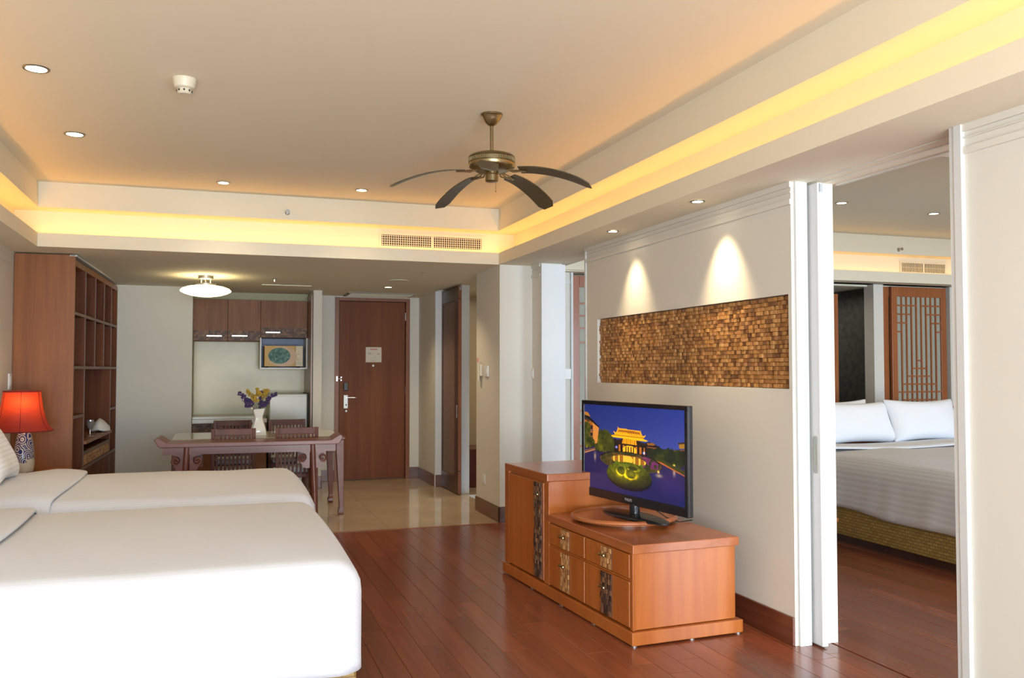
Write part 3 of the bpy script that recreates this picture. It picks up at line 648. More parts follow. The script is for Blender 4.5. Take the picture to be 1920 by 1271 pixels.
# screen picture: flat coloured print as face-corner colours
NU,NV=288,170
def picture():
    u,tt=np.meshgrid((np.arange(NU)+.5)/NU,(np.arange(NV)+.5)/NV)   # u left to right, tt top to bottom
    rs=np.random.RandomState(4)
    def noise(s1,s2,seed):
        r=np.random.RandomState(seed).rand(s2+2,s1+2); x=u*s1; y=tt*s2; xi=x.astype(int); yi=y.astype(int); fx=x-xi; fy=y-yi
        return (r[yi,xi]*(1-fx)+r[yi,xi+1]*fx)*(1-fy)+(r[yi+1,xi]*(1-fx)+r[yi+1,xi+1]*fx)*fy
    im=np.zeros((NV,NU,3))
    def mixc(mask,c): 
        k=np.asarray(mask,float)[...,None]; im[:]=im*(1-k)+np.asarray(c,float)*k
    def poly(pts):
        ins=np.zeros(u.shape,bool); n=len(pts)
        for i in range(n):
            x1,y1=pts[i]; x2,y2=pts[(i+1)%n]
            c=((y1>tt)!=(y2>tt)); 
            with np.errstate(divide='ignore',invalid='ignore'): ins^=c&(u<(x2-x1)*(tt-y1)/((y2-y1) if y2!=y1 else 1e-9)+x1)
        return ins
    def ell(cx,cy,rx,ry): return ((u-cx)/rx)**2+((tt-cy)/ry)**2
    # sky
    k=np.clip(tt/.5,0,1); im[:]=np.stack([.09+.12*k,.17+.08*k,.46+.06*k],-1)*(.85+.25*u)[...,None]
    # road
    mixc(tt>.47,(0,0,0)); g=np.clip((tt-.47)/.53,0,1)
    road=np.stack([.13-.07*g+.03*noise(9,5,1),.10-.02*g+.02*noise(7,9,2),.24+.05*g+.04*noise(8,6,3)],-1); msk=(tt>.47)[...,None]; im[:]=np.where(msk,road,im)
    refl=np.exp(-((u-.12)/.012)**2)*np.exp(-((tt-.62)/.05)**2)+np.exp(-((u-.905)/.012)**2)*np.exp(-((tt-.66)/.04)**2)+np.exp(-((u-.77)/.03)**2)*np.exp(-((tt-.72)/.02)**2); im[:]+=refl[...,None]*np.array([.5,.42,.15])
    im[:]+=(np.exp(-((u-.88)/.12)**2-((tt-.78)/.14)**2)*.10)[...,None]*np.array([.8,.2,.6])
    n1=noise(70,42,7); n2=noise(30,18,8)
    # tree belts
    tree=lambda cx,cy,rx,ry:ell(cx,cy,rx*(.8+.4*n2),ry*(.8+.4*n1))<1
    for a in ((.22,.42,.11,.13),(.30,.46,.07,.10),(.17,.46,.08,.10)): mixc(tree(*a),(0,0,0)); 
    m1=tree(.22,.42,.11,.13)|tree(.30,.46,.06,.09)|tree(.16,.45,.07,.10); im[:]=np.where(m1[...,None],np.stack([.16+.34*n1*n2,.18+.28*n1*n2,.03+.03*n1],-1),im)
    # distant roofs at right
    mixc(poly([(.62,.40),(.68,.37),(.74,.39),(.80,.43),(.80,.52),(.62,.52)]),(.10,.06,.09)); mixc(poly([(.66,.385),(.72,.375),(.74,.40),(.67,.41)]),(.55,.34,.12)); mixc(poly([(.64,.42),(.75,.425),(.75,.44),(.64,.435)]),(.50,.28,.10))
    mixc(poly([(.80,.455),(.90,.425),(1.0,.40),(1.0,.50),(.80,.50)]),(.14,.09,.10)); mixc(poly([(.945,.355),(1.0,.345),(1.0,.395),(.95,.40)]),(.62,.42,.12)); mixc(poly([(.935,.345),(1.0,.325),(1.0,.345),(.94,.36)]),(.20,.13,.08)); mixc(poly([(.86,.44),(1.0,.405),(1.0,.413),(.86,.45)]),(.5,.3,.1))
    m2=tree(.77,.49,.06,.08)|tree(.86,.50,.07,.09)|tree(.95,.51,.08,.09)|tree(.72,.50,.05,.06); im[:]=np.where(m2[...,None],np.stack([.05+.22*n1*n2,.09+.22*n1*n2,.02+.04*n1],-1),im)
    # left building
    mixc(poly([(0,.12),(.165,.27),(.145,.46),(.0,.52)]),(.60,.34,.08)); mixc(poly([(.095,.22),(.165,.27),(.145,.46),(.10,.47)]),(.80,.50,.22)); mixc(poly([(0,.10),(.07,.165),(.165,.255),(.165,.275),(.07,.20),(0,.165)]),(.06,.05,.06)); mixc(poly([(0,.165),(.06,.20),(.06,.215),(0,.185)]),(.10,.08,.14))
    mixc(poly([(0,.09),(.04,.10),(.07,.15),(0,.13)]),(.68,.42,.12))
    for (a,b,c,d) in ((.035,.065,.235,.29),(.07,.095,.25,.30),(.02,.06,.33,.37),(.065,.095,.34,.38)): mixc((u>a)&(u<b)&(tt>c)&(tt<d),(.14,.10,.12))
    mixc((u<.10)&(np.abs(tt-.315-.2*u*0)<.008),(.40,.30,.30)); mixc((u<.10)&(np.abs(tt-.405)<.008),(.40,.30,.30))
    im[:]=np.where((tree(.025,.31,.045,.10)|tree(.05,.46,.07,.07))[...,None],np.stack([.10+.45*n1*n2,.14+.34*n1*n2,.02+.02*n1],-1),im)
    mixc(poly([(0,.585),(.12,.535),(.12,.545),(0,.60)]),(.75,.48,.25)); mixc(poly([(0,.565),(.12,.52),(.12,.53),(0,.575)]),(.55,.36,.2))
    # pavilion
    mixc(poly([(.335,.385),(.66,.39),(.66,.53),(.335,.53)]),(.10,.05,.04))
    mixc((u>.36)&(u<.64)&(tt>.44)&(tt<.525)&(np.sin(u*150)>.1)&(tt<.52),(.72,.40,.10))
    mixc(ell(.49,.49,.07,.05)<1,(1.0,.72,.12)); mixc((np.abs(u-.49)<.055)&(tt>.455)&(tt<.52)&(np.sin(u*240)>.3),(.30,.13,.03))
    mixc(poly([(.335,.40),(.42,.37),(.57,.37),(.655,.40),(.66,.42),(.335,.415)]),(.16,.08,.05))
    mixc(poly([(.425,.355),(.55,.355),(.565,.43),(.41,.43)]),(.95,.62,.05)); mixc((u>.42)&(u<.56)&(tt>.36)&(tt<.425)&(np.sin(u*330)>.6),(.70,.40,.03))
    mixc(poly([(.38,.425),(.60,.425),(.60,.437),(.38,.437)]),(.22,.10,.05))
    r2=poly([(.305,.345),(.30,.36),(.345,.365),(.64,.37),(.675,.365),(.655,.355),(.625,.345),(.65,.30),(.61,.325),(.36,.315),(.32,.292),(.34,.325)]); mixc(r2,(1.0,.72,.06)); mixc(r2&(np.abs(tt-.335)<.006),(.75,.42,.03))
    r1=poly([(.365,.235),(.37,.25),(.36,.285),(.345,.315),(.63,.325),(.61,.295),(.60,.265),(.602,.245),(.592,.262),(.385,.252)]); mixc(r1,(.98,.66,.08)); mixc(poly([(.385,.268),(.585,.275),(.60,.30),(.37,.295)]),(.62,.34,.05)); mixc(r1&(np.sin(u*260+tt*40)>.8),(.80,.45,.05))
    for (a,b) in ((.355,.475),(.63,.50)): im[:]+=(np.exp(-(((u-a)/.012)**2+((tt-b)/.014)**2)))[...,None]*np.array([.6,.65,1.1])
    # pond and planting
    e=ell(.485,.625,.295,.105); mixc(e<1.13,(.05,.035,.05)); im[:]=np.where((e<1)[...,None],np.stack([.16+.30*n1*n2,.17+.16*n1*n2,.04+.06*n2],-1),im)
    mixc((np.abs(e-1.05)<.05)&(tt>.60),(.34,.24,.14))
    im[:]=np.where(((e<.95)&(u>.6)&(tt<.66)&(n1>.45))[...,None],np.array([.42,.14,.34]),im)
    p=ell(.475,.61,.175,.055); mixc(p<1,(.60,.36,.07)); mixc((p<1)&(np.sin(u*120)>.55),(.95,.74,.22)); mixc(ell(.475,.60,.05,.045)<1,(.98,.72,.18)); mixc((tt>.55)&(tt<.558)&(u>.31)&(u<.66),(.55,.30,.12))
    for a in (.36,.44,.52,.60): im[:]=np.where((ell(a,.665,.022,.03*(.6+.8*n1))<1)[...,None],np.array([.30,.42,.06]),im)
    for a,b in ((.765,.68),(.905,.585),(.80,.565)): im[:]+=(np.exp(-(((u-a)/.010)**2+((tt-b)/.013)**2)))[...,None]*np.array([1.,.8,.1])
    # hedge line at right
    mixc(poly([(.71,.53),(.80,.545),(1.0,.63),(1.0,.67),(.78,.575)]),(0.22,.22,.05)); mixc(poly([(.74,.56),(.80,.575),(1.0,.675),(1.0,.685),(.79,.59)]),(.70,.36,.12))
    # round clipped mound with the glowing outline
    md=ell(.475,.775,.225,.145); mixc(ell(.48,.80,.225,.15)<1,(.015,.02,.06)); sh=np.clip(1.15-.9*(tt-.64)/.28,.2,1)*(1-.35*np.clip((u-.5)/.2,0,1))
    im[:]=np.where((md<1)[...,None],np.stack([(.22+.22*n1)*sh,(.26+.20*n1)*sh,.03+0*u],-1),im)
    gl=np.zeros(u.shape)
    wob=.16*(noise(46,30,12)-.5)
    for cx,cy,rx,ry in ((.400,.735,.045,.05),(.500,.762,.062,.05),(.530,.700,.05,.02)):
        d=np.sqrt(ell(cx,cy,rx,ry))+wob; gl=np.maximum(gl,np.exp(-((d-1)/.22)**2)*(.15+.9*noise(34,24,5))*np.clip((tt-cy)/ry*.6+.55,.12,1))
    fill=(np.sqrt(ell(.405,.735,.048,.055))+wob<.88)|(np.sqrt(ell(.500,.758,.058,.055))+wob<.88)|(np.sqrt(ell(.520,.690,.055,.026))+wob<.8); mixc(fill,(.16,.19,.03))
    keep=np.where(fill,.25,1); gl2=np.exp(-(((u-.45)/.14)**2+((tt-.78)/.07)**2))*.75*(md<1)*noise(40,30,6)
    im[:]+=((gl*keep*(md<1)))[...,None]*np.array([1.0,.72,.05])+gl2[...,None]*np.array([.7,.55,.02])
    return np.clip(im,0,1)
im=picture()
def lin(c): return np.where(c<=.04045,c/12.92,((c+.055)/1.055)**2.4)
iml=lin(im)
me=bpy.data.meshes.new('screen'); V=[];Fc=[]
xs=-.0005
for j in range(NV+1):
    for i in range(NU+1):
        V.append((xs,SY1+(SY0-SY1)*i/NU,SZ1+(SZ0-SZ1)*j/NV))
for j in range(NV):
    for i in range(NU): a=j*(NU+1)+i; Fc.append((a,a+NU+1,a+NU+2,a+1))
me.from_pydata(V,[],Fc); ca=me.color_attributes.new('picture','FLOAT_COLOR','CORNER')
cc=np.ones((NV,NU,4,4),np.float32); cc[...,:3]=iml[:,:,None,:]; ca.data.foreach_set('color',cc.reshape(-1))
ms,nt,b=nm('screen_glow'); an=nt.nodes.new('ShaderNodeVertexColor'); an.layer_name='picture'
nt.links.new(an.outputs[0],b.inputs['Emission Color']); b.inputs['Emission Strength'].default_value=1.0; b.inputs['Base Color'].default_value=(.01,.01,.012,1); b.inputs['Roughness'].default_value=.3
me.materials.append(ms); o=bpy.data.objects.new('screen',me); COL.objects.link(o); o.parent=tv; o['label']='glowing picture of a hotel pavilion and pond at night'
def lettering(txt,size,mat,par,mtx,name='lettering'):
    cu=bpy.data.curves.new('t','FONT'); cu.body=txt; cu.size=size; cu.extrude=.0003; cu.align_x='CENTER'; cu.align_y='CENTER'
    to=bpy.data.objects.new('t',cu); me=bpy.data.meshes.new_from_object(to); bpy.data.objects.remove(to); me.transform(mtx); me.materials.append(mat); me.name=name
    o=bpy.data.objects.new(name,me); COL.objects.link(o); o.parent=par; return o
GREYP=pm('grey_print',(.45,.46,.47),.4)
lettering('PHILIPS',.022,GREYP,tv,Matrix.Translation((-.0072,.535,.6165))@Matrix.Rotation(R_(-90),4,'Z')@Matrix.Rotation(R_(90),4,'X'))
L(M().cyl((.012,.50,.545),(.012,.50,.60),.030,.030,20),'stand_neck',pm('gloss_black_glass',(.02,.022,.026),.05,.3),smooth=True)
m=M(); m.lathe([(.001,0),(.999,0),(1.0,.008),(.9,.013),(.2,.020),(.001,.021)],(0,0,0),40)
for v in m.bm.verts:
    x,y,z=v.co; v.co=Vector((.012+x*.105*(1-.15*abs(y)),.50+y*.30,.5235+z+0.0))
L(m,'stand_foot',BLACK,smooth=True)
p0=TO+Matrix.Rotation(TA,3,'Z')@Vector((.05,.42,.55))
m=M(); m.tube([(2.36,4.50,.60),(2.38,4.50,.56),(2.42,4.46,.5265),(2.48,4.42,.503),(2.58,4.45,.503)],.003,6); m.out('power_cable',BLACKM,label='thin black cable trailing behind the television foot',cat='cable',smooth=True)

# ------------------------------------------------------------------ ceiling fan
fp=at(922,214,'Z',ZC); fx,fy=fp.x,fp.y
t=thing('ceiling_fan','antique brass five bladed ceiling fan hanging on a short rod','ceiling fan',(fx,fy,ZC))
def zat(py,d=None):  # height on the fan axis for a pixel row
    lo,hi=1.5,3.0
    for _ in range(40):
        mdl=(lo+hi)/2; q=Vector((fx,fy,mdl))-Vector((0,0,CH)); yy=635.5-CF*q.dot(AU)/q.dot(AF)
        if yy>py: lo=mdl
        else: hi=mdl
    return lo
zr,zt,zb,zn=zat(236),zat(288),zat(321),zat(341)
m=M(); m.lathe([(.001,ZC),(.062,ZC),(.062,ZC-.010),(.055,ZC-.016),(.050,ZC-.030),(.034,ZC-.052),(.022,zr+.004),(.014,zr),(.001,zr)],(fx,fy,0),36); m.out('canopy',BRASS,t,smooth=True)
M().cyl((fx,fy,zr-.002),(fx,fy,zt-.005),.010,.010,16).out('rod',BRASS,t,smooth=True)
m=M(); h=zt-zb
m.lathe([(.001,zt+.004),(.045,zt+.004),(.095,zt-.004),(.120,zt-.012),(.130,zt-.020),(.132,zt-.026),(.128,zt-.030),(.128,zt-.052),(.133,zt-.056),(.133,zt-.074),(.125,zt-.084),(.090,zb),(.040,zb-.005),(.001,zb-.005)],(fx,fy,0),48); mo=m.out('motor_housing',BRASS,t,smooth=True)
m=M()
for k in range(72):
    a=2*math.pi*k/72; m.cyl((fx+.1295*math.cos(a),fy+.1295*math.sin(a),zt-.051),(fx+.1295*math.cos(a),fy+.1295*math.sin(a),zt-.031),.0026,.0026,5)
m.out('grip_ribs',BRASS,mo,kind='stuff')
m=M(); m.lathe([(.001,zb),(.038,zb-.002),(.040,zb-.018),(.036,zb-.022),(.036,zn+.004),(.030,zn),(.001,zn)],(fx,fy,0),28); m.out('switch_housing',BRASS,t,smooth=True)
m=M(); m.cyl((fx+.018,fy-.02,zn),(fx+.018,fy-.02,zn-.055),.0012,.0012,6); m.ball((fx+.018,fy-.02,zn-.058),.004); m.out('pull_chain',BRASS,t,smooth=True)
azc=math.atan2(fx,fy)
RB=.57
zbl=zb-.004
for k in range(5):
    az=azc+R_(182+72*k)   # measured from +Y towards +X ; first one points at the camera
    dx,dy=math.sin(az),math.cos(az); sx_,sy_=dy,-dx
    m=M(); n=12; rr=[]
    pit=R_(13)
    for i in range(n+1):
        s=i/n; r=.165+(RB-.165)*s; dz=-.012*s-.105*s*s
        wd=.040+.014*math.sin(math.pi*min(1,s*1.0)*.5)
        if i==n: wd*=.62
        if i==n-1: wd*=.98
        cxp=Vector((fx+dx*r,fy+dy*r,zbl+dz)); side=Vector((sx_*math.cos(pit),sy_*math.cos(pit),math.sin(pit)))
        up=Vector((0,0,.0028))
        rr.append([cxp-side*wd-up,cxp+side*wd-up,cxp+side*wd+up,cxp-side*wd+up])
    m.rings(rr); b_=m.out('blade',BLADE,t,smooth=60)
    m=M(); A=lambda r,o,z:(fx+dx*r+sx_*o,fy+dy*r+sy_*o,z)
    m.tube([A(.085,-.010,zb+.004),A(.12,-.026,zbl-.004),A(.16,-.014,zbl-.006),A(.205,-.004,zbl-.010)],.0042,6)
    m.tube([A(.085,.010,zb+.004),A(.12,.026,zbl-.004),A(.16,.014,zbl-.006),A(.205,.004,zbl-.010)],.0042,6)
    m.tube([A(.085,0,zb+.004),A(.13,0,zbl-.006),A(.185,0,zbl-.008)],.004,6)
    m.out('blade_bracket',BRASS,b_,smooth=True)

# ------------------------------------------------------------------ ceiling fittings
LENS=emit('downlight_lens',(1.0,.86,.62),22); LENSD=emit('downlight_lens_soft',(1.0,.84,.58),9)
def downlight(px,py,z,label,group,power=9,r=.042,blend=.8,size=115,tilt=None,lens=None):
    p=at(px,py,'Z',z); t=thing('downlight',label,'downlight',p,0,group)
    M().lathe([(r+.012,z-.004),(r+.010,z-.006),(r,z-.005),(r,z-.001),(r+.012,z-.001)],(p.x,p.y,0),28).out('trim_ring',STEEL,t,smooth=True)
    M().lathe([(.001,z-.004),(r*.9,z-.003),(r*.9,z-.0012),(.001,z-.0012)],(p.x,p.y,0),24).out('lens',lens or LENS,t,smooth=True)
    l=bpy.data.lights.new('downlight_beam','SPOT'); l.energy=power; l.color=(1,.76,.45); l.spot_size=R_(size); l.spot_blend=blend; l.shadow_soft_size=.03
    o=bpy.data.objects.new('downlight_beam',l); COL.objects.link(o); o.location=(p.x,p.y,z-.02)
    if tilt: o.rotation_euler=tilt
    return p
g='recessed downlights in the living room tray ceiling'
downlight(68,128,ZC,'warm downlight at the far left of the tray ceiling, nearest the camera',g,r=.048)
downlight(140,251,ZC,'warm downlight in the tray ceiling above the far left corner of the beds',g,r=.048)
downlight(419,342,ZC,'left downlight of the two close to the grille wall of the tray ceiling',g,r=.04)
downlight(678,356,ZC,'right downlight of the two close to the grille wall, left of the fan',g,r=.04)
g='recessed downlights in the entry ceiling'
downlight(785,511,2.296,'downlight in the entry ceiling nearer the living room',g,lens=LENSD,power=28)
downlight(728,538,2.277,'downlight in the entry ceiling just before the entrance door',g,lens=LENSD,power=28)
g='recessed downlights washing the television wall'
downlight(1149,433,2.299,'downlight over the far end of the wood mosaic panel',g,power=30,size=66,blend=1,r=.030,tilt=(0,R_(-14),0))
downlight(1308,377,2.299,'downlight over the near end of the wood mosaic panel',g,power=44,size=66,blend=1,r=.030,tilt=(0,R_(-14),0))
g='recessed downlights in the bedroom ceiling'
downlight(1578,380,ZC,'left downlight of the two in the bedroom ceiling seen through the opening',g,lens=LENSD)
downlight(1751,400,ZC,'right downlight of the two in the bedroom ceiling seen through the opening',g,lens=LENSD)
p=at(346,148,'Z',ZC)
t=thing('smoke_detector','cream round smoke detector on the tray ceiling','smoke detector',p)
m=M(); m.lathe([(.001,ZC),(.056,ZC),(.056,ZC-.012),(.052,ZC-.03),(.048,ZC-.045),(.036,ZC-.052),(.001,ZC-.052)],(p.x,p.y,0),32); m.out('base',PLAST,t,smooth=True)
m=M(); m.lathe([(.030,ZC-.050),(.034,ZC-.056),(.034,ZC-.068),(.026,ZC-.076),(.001,ZC-.078)],(p.x,p.y,0),28); c=m.out('sensor_cage',PLAST,t,smooth=True)
m=M()
for k in range(8):
    a=2*math.pi*k/8; m.box(p.x+.034*math.cos(a)-.004,p.x+.034*math.cos(a)+.004,p.y+.034*math.sin(a)-.004,p.y+.034*math.sin(a)+.004,ZC-.066,ZC-.058)
m.out('sensor_slot',BLACKM,c)
def sprinkler(p,dirv,label):
    t=thing('sprinkler_head',label,'sprinkler',p); p=Vector(p); d=Vector(dirv)
    m=M(); m.cyl(p,p+d*.004,.022,.018,20); m.cyl(p,p+d*.03,.010,.008,12); m.out('escutcheon',CHROME,t,smooth=True)
    m=M(); s=Vector((0,0,1)) if abs(d.z)<.5 else Vector((1,0,0))
    m.tube([p+d*.028,p+d*.036+s*.012,p+d*.05+s*.004],.002,6); m.tube([p+d*.028,p+d*.036-s*.012,p+d*.05-s*.004],.002,6); m.cyl(p+d*.05,p+d*.052,.017,.017,16); m.out('deflector',CHROME,t,smooth=True)
sprinkler(at(539,398,'Y',YB),(0,-1,-.0),'chrome sprinkler head on the band above the living room cove')
sprinkler(at(1685,468,'Y',7.66),(0,-1,0),'chrome sprinkler head on the band above the bedroom cove')
sprinkler(at(515,523,'Z',2.275),(0,0,-1),'small sprinkler head on the dining area ceiling')
def grille(x0,x1,z0,z1,y,label,nx,nz,mat=PLAST,dark=BLACKM):
    t=thing('air_grille',label,'vent',((x0+x1)/2,y,z0)); f=.022
    M().box(x0,x1,y-.002,y,z0,z1).out('backing',dark,t)
    m=M(); m.box(x0-f,x1+f,y-.012,y,z1,z1+f); m.box(x0-f,x1+f,y-.012,y,z0-f,z0); m.box(x0-f,x0,y-.012,y,z0,z1); m.box(x1,x1+f,y-.012,y,z0,z1); m.box((x0+x1)/2-.010,(x0+x1)/2+.010,y-.011,y,z0,z1); m.out('frame',mat,t)
    m=M()
    for k in range(nx): xx=x0+(x1-x0)*(k+.5)/nx; m.box(xx-.0026,xx+.0026,y-.014,y-.009,z0,z1)
    m.out('vertical_slats',mat,t,kind='stuff')
    m=M()
    for k in range(nz): zz=z0+(z1-z0)*(k+.5)/nz; m.box(x0,x1,y-.012,y-.008,zz-.002,zz+.002)
    m.out('horizontal_slats',mat,t,kind='stuff')
grille(1.375,2.295,2.452,2.552,7.70,'long cream air grille glowing in the living room cove',46,5)
grille(7.21,7.82,2.445,2.545,7.86,'cream air grille in the cove above the bedroom lattice doors',30,1,dark=pm('brown_backing',(.25,.22,.15),.8))  # plain brownish sheet behind the slats
# ceiling return grille before the door and two access hatches
p0=at(650,547,'Z',2.266); 
t=thing('ceiling_return_grille','flat dusty return air grille in the ceiling right in front of the entrance door','vent',(1.88,10.6,2.26))
zz=2.262
M().box(1.47,2.28,10.36,10.82,zz-.010,zz+.01).out('frame',pm('dusty_metal',(.30,.27,.20),.6),t)
m=M(); [m.box(1.50,2.25,10.39+.04*k,10.40+.04*k,zz-.014,zz-.009) for k in range(11)]; m.out('louvres',PLAST,t,kind='stuff')
M().box(.46,.98,9.75,10.15,2.262,2.2725).out('access_hatch',CEIL,bev=.002,label='thin square access hatch in the ceiling before the kitchen',cat='hatch')
M().lathe([(.001,2.276),(.10,2.276),(.10,2.283),(.001,2.283)],(at(748,526,'Z',2.28).x,at(748,526,'Z',2.28).y,0),28).out('ceiling_speaker',PLAST,smooth=True,label='flat round speaker cover in the entry ceiling between the downlights',cat='speaker')
# dish shaped ceiling lamp
p=at(386,516,'Z',2.288); zc=2.287
t=thing('ceiling_lamp','glowing round dish shaped ceiling lamp over the dining table','lamp',p)
m=M(); m.lathe([(.001,zc),(.072,zc),(.072,zc-.030),(.068,zc-.036),(.001,zc-.036)],(p.x,p.y,0),32); m.out('canopy',STEEL,t,smooth=True)
m=M()
for k in range(3):
    a=2*math.pi*k/3+.5; m.cyl((p.x+.05*math.cos(a),p.y+.05*math.sin(a),zc-.03),(p.x+.05*math.cos(a),p.y+.05*math.sin(a),zc-.085),.003,.003,8)
m.out('hanger_rods',STEEL,t,smooth=True)
m=M(); m.lathe([(.001,zc-.082),(.10,zc-.082),(.10,zc-.100),(.001,zc-.100)],(p.x,p.y,0),32); m.out('collar',STEEL,t,smooth=True)
m=M(); m.lathe([(.001,zc-.100),(.10,zc-.101),(.17,zc-.112),(.22,zc-.130),(.240,zc-.150),(.238,zc-.162),(.20,zc-.182),(.14,zc-.200),(.07,zc-.211),(.001,zc-.213)],(p.x,p.y,0),48); m.out('glass_dish',emit('dish_glass',(1.0,.84,.50),3.0),t,smooth=180)
l=bpy.data.lights.new('dish_uplight','POINT'); l.energy=6; l.color=(1,.80,.42); l.shadow_soft_size=.05; o=bpy.data.objects.new('dish_uplight',l); COL.objects.link(o); o.location=(p.x,p.y,zc-.062)
# ------------------------------------------------------------------ entrance door
YD=10.9
t=thing('entrance_door','tall reddish brown flush wooden entrance door with a notice and card lock','door',(1.85,YD,0))
m=M(); m.box(1.380,1.432,YD-.014,YD+.09,0,2.245); m.box(2.262,2.312,YD-.014,YD+.09,0,2.245); m.box(1.432,2.262,YD-.014,YD+.09,2.205,2.245); m.out('door_frame',FRAMEW,t,bev=.002)
lf=M().box(1.440,2.257,YD+.03,YD+.075,.008,2.200).out('door_leaf',DOORW,t,bev=.002)
m=M().box(1.434,1.440,YD+.02,YD+.03,0,2.2); m.out('door_seal',BLACKM,t)
yl=YD+.03
def dpt(px,py): p=at(px,py,'Y',yl); return p.x,p.z
x,z=dpt(700.5,665); M().box(x-.098,x+.098,yl-.003,yl,z-.094,z+.094).out('notice',pm('paper',(.74,.68,.56),.7),lf,label='square cream notice in its frame')
nt_=COL.objects['notice']
m=M(); m.box(x-.045,x+.045,yl-.0045,yl-.003,z+.058,z+.076); m.out('heading',pm('faded_red',(.62,.32,.28),.7),lf)
m=M(); 
for (a,b,c,d) in ((-.07,-.03,.0,.03),(-.01,.0,.0,.012),(.01,.022,-.02,-.012),(.045,.075,.0,.02),(-.025,-.015,-.045,-.035),(.01,.03,-.045,-.04),(-.05,.04,-.072,-.067),(-.03,.03,-.080,-.077)): m.box(x+a,x+b,yl-.0042,yl-.003,z+c,z+d)
m.out('small_print',pm('faded_ink',(.55,.50,.40),.7),lf)
x,z=dpt(699.5,685.5); M().cyl((x,yl-.008,z),(x,yl,z),.013,.015,16).out('peephole',STEEL,lf,smooth=True)
x,z=dpt(648,731.5); 
M().box(x-.027,x+.027,yl-.03,yl,z-.10,z+.0).out('lock_reader',BLACK,lf,bev=.006)
bpy.data.objects['lock_reader'].location=(0,0,.095)
x2,z2=dpt(648,752)
lp=M().box(x2-.027,x2+.027,yl-.016,yl,z2-.09,z2+.075).out('lock_plate',STEEL,lf,bev=.003)
m=M(); m.cyl((x2+.01,yl-.05,z2+.045),(x2+.01,yl-.01,z2+.045),.011); m.tube([(x2+.01,yl-.048,z2+.045),(x2+.04,yl-.052,z2+.045),(x2+.125,yl-.050,z2+.043)],.009,10); m.out('door_handle',CHROME,lf,smooth=True)
M().cyl((x2+.004,yl-.022,z2-.045),(x2+.004,yl-.014,z2-.045),.010).out('thumb_turn',BLACK,lf,smooth=True)
x,z=dpt(649,770.5); M().cyl((x,yl-.006,z),(x,yl,z),.012,.013,14).out('lock_button',STEEL,lf,smooth=True)
x,z=dpt(634,710); m=M(); m.box(x-.03,x-.012,YD-.028,YD-.010,z-.03,z+.03); m.cyl((x-.012,YD-.02,z),(x+.03,YD-.02,z),.008); m.cyl((x+.03,YD-.028,z-.018),(x+.03,YD+.03,z-.018),.009); m.cyl((x+.03,YD-.028,z+.018),(x+.03,YD+.03,z+.018),.009); m.out('safety_latch',CHROME,t,smooth=True)
for py in (594,731,867):
    x,z=dpt(761,py); M().cyl((x-.008,YD+.018,z-.05),(x-.008,YD+.018,z+.05),.007,.007,10).out('hinge',STEEL,t,smooth=True)

# bathroom sliding door
SX=2.50
t=thing('bathroom_sliding_door','dark wooden sliding door with a woven panel, half open beside the entrance','door',(SX,9.65,0))
y0,y1=9.255,10.10
m=M(); m.box(SX,SX+.035,y0,y0+.16,.01,2.27); m.box(SX,SX+.035,y1-.13,y1,.01,2.27); m.box(SX,SX+.035,y0+.16,y1-.13,2.12,2.27); m.box(SX,SX+.035,y0+.16,y1-.13,.01,.19); m.out('door_frame',DARKW,t,bev=.002)
M().box(SX+.012,SX+.022,y0+.16,y1-.13,.19,2.12).out('woven_panel',pm('woven_panel_brown',(.20,.13,.10),.6,bump=.4,bscale=120,var=.15,vscale=40),t)
m=M(); m.box(SX+.0,SX+.036,y0-.004,y0,.01,.25); m.box(SX+.0,SX+.036,y0-.004,y0,.262,2.13); m.box(SX,SX+.036,y0-.004,y0,2.142,2.27); m.out('edge_strip',FRAMEW,t)
m=M(); m.box(SX-.004,SX,y0+.05,y0+.085,.83,.97); m.out('pull_plate',STEEL,t,bev=.001)
M().box(SX+.010,SX+.028,y0-.012,y0+.004,2.225,2.26).out('guide_clip',STEEL,t)
M().box(2.74,3.35,9.80,10.35,0,.44).out('bathroom_vanity',wood('vanity_red_wood',(.09,.018,.012),(.14,.03,.018),'Z'),bev=.004,label='low dark red wooden vanity glimpsed inside the bathroom',cat='cabinet')
area('bathroom_light',(3.4,9.4,2.25),(0,0,0),.5,.5,9,(1,.86,.62))

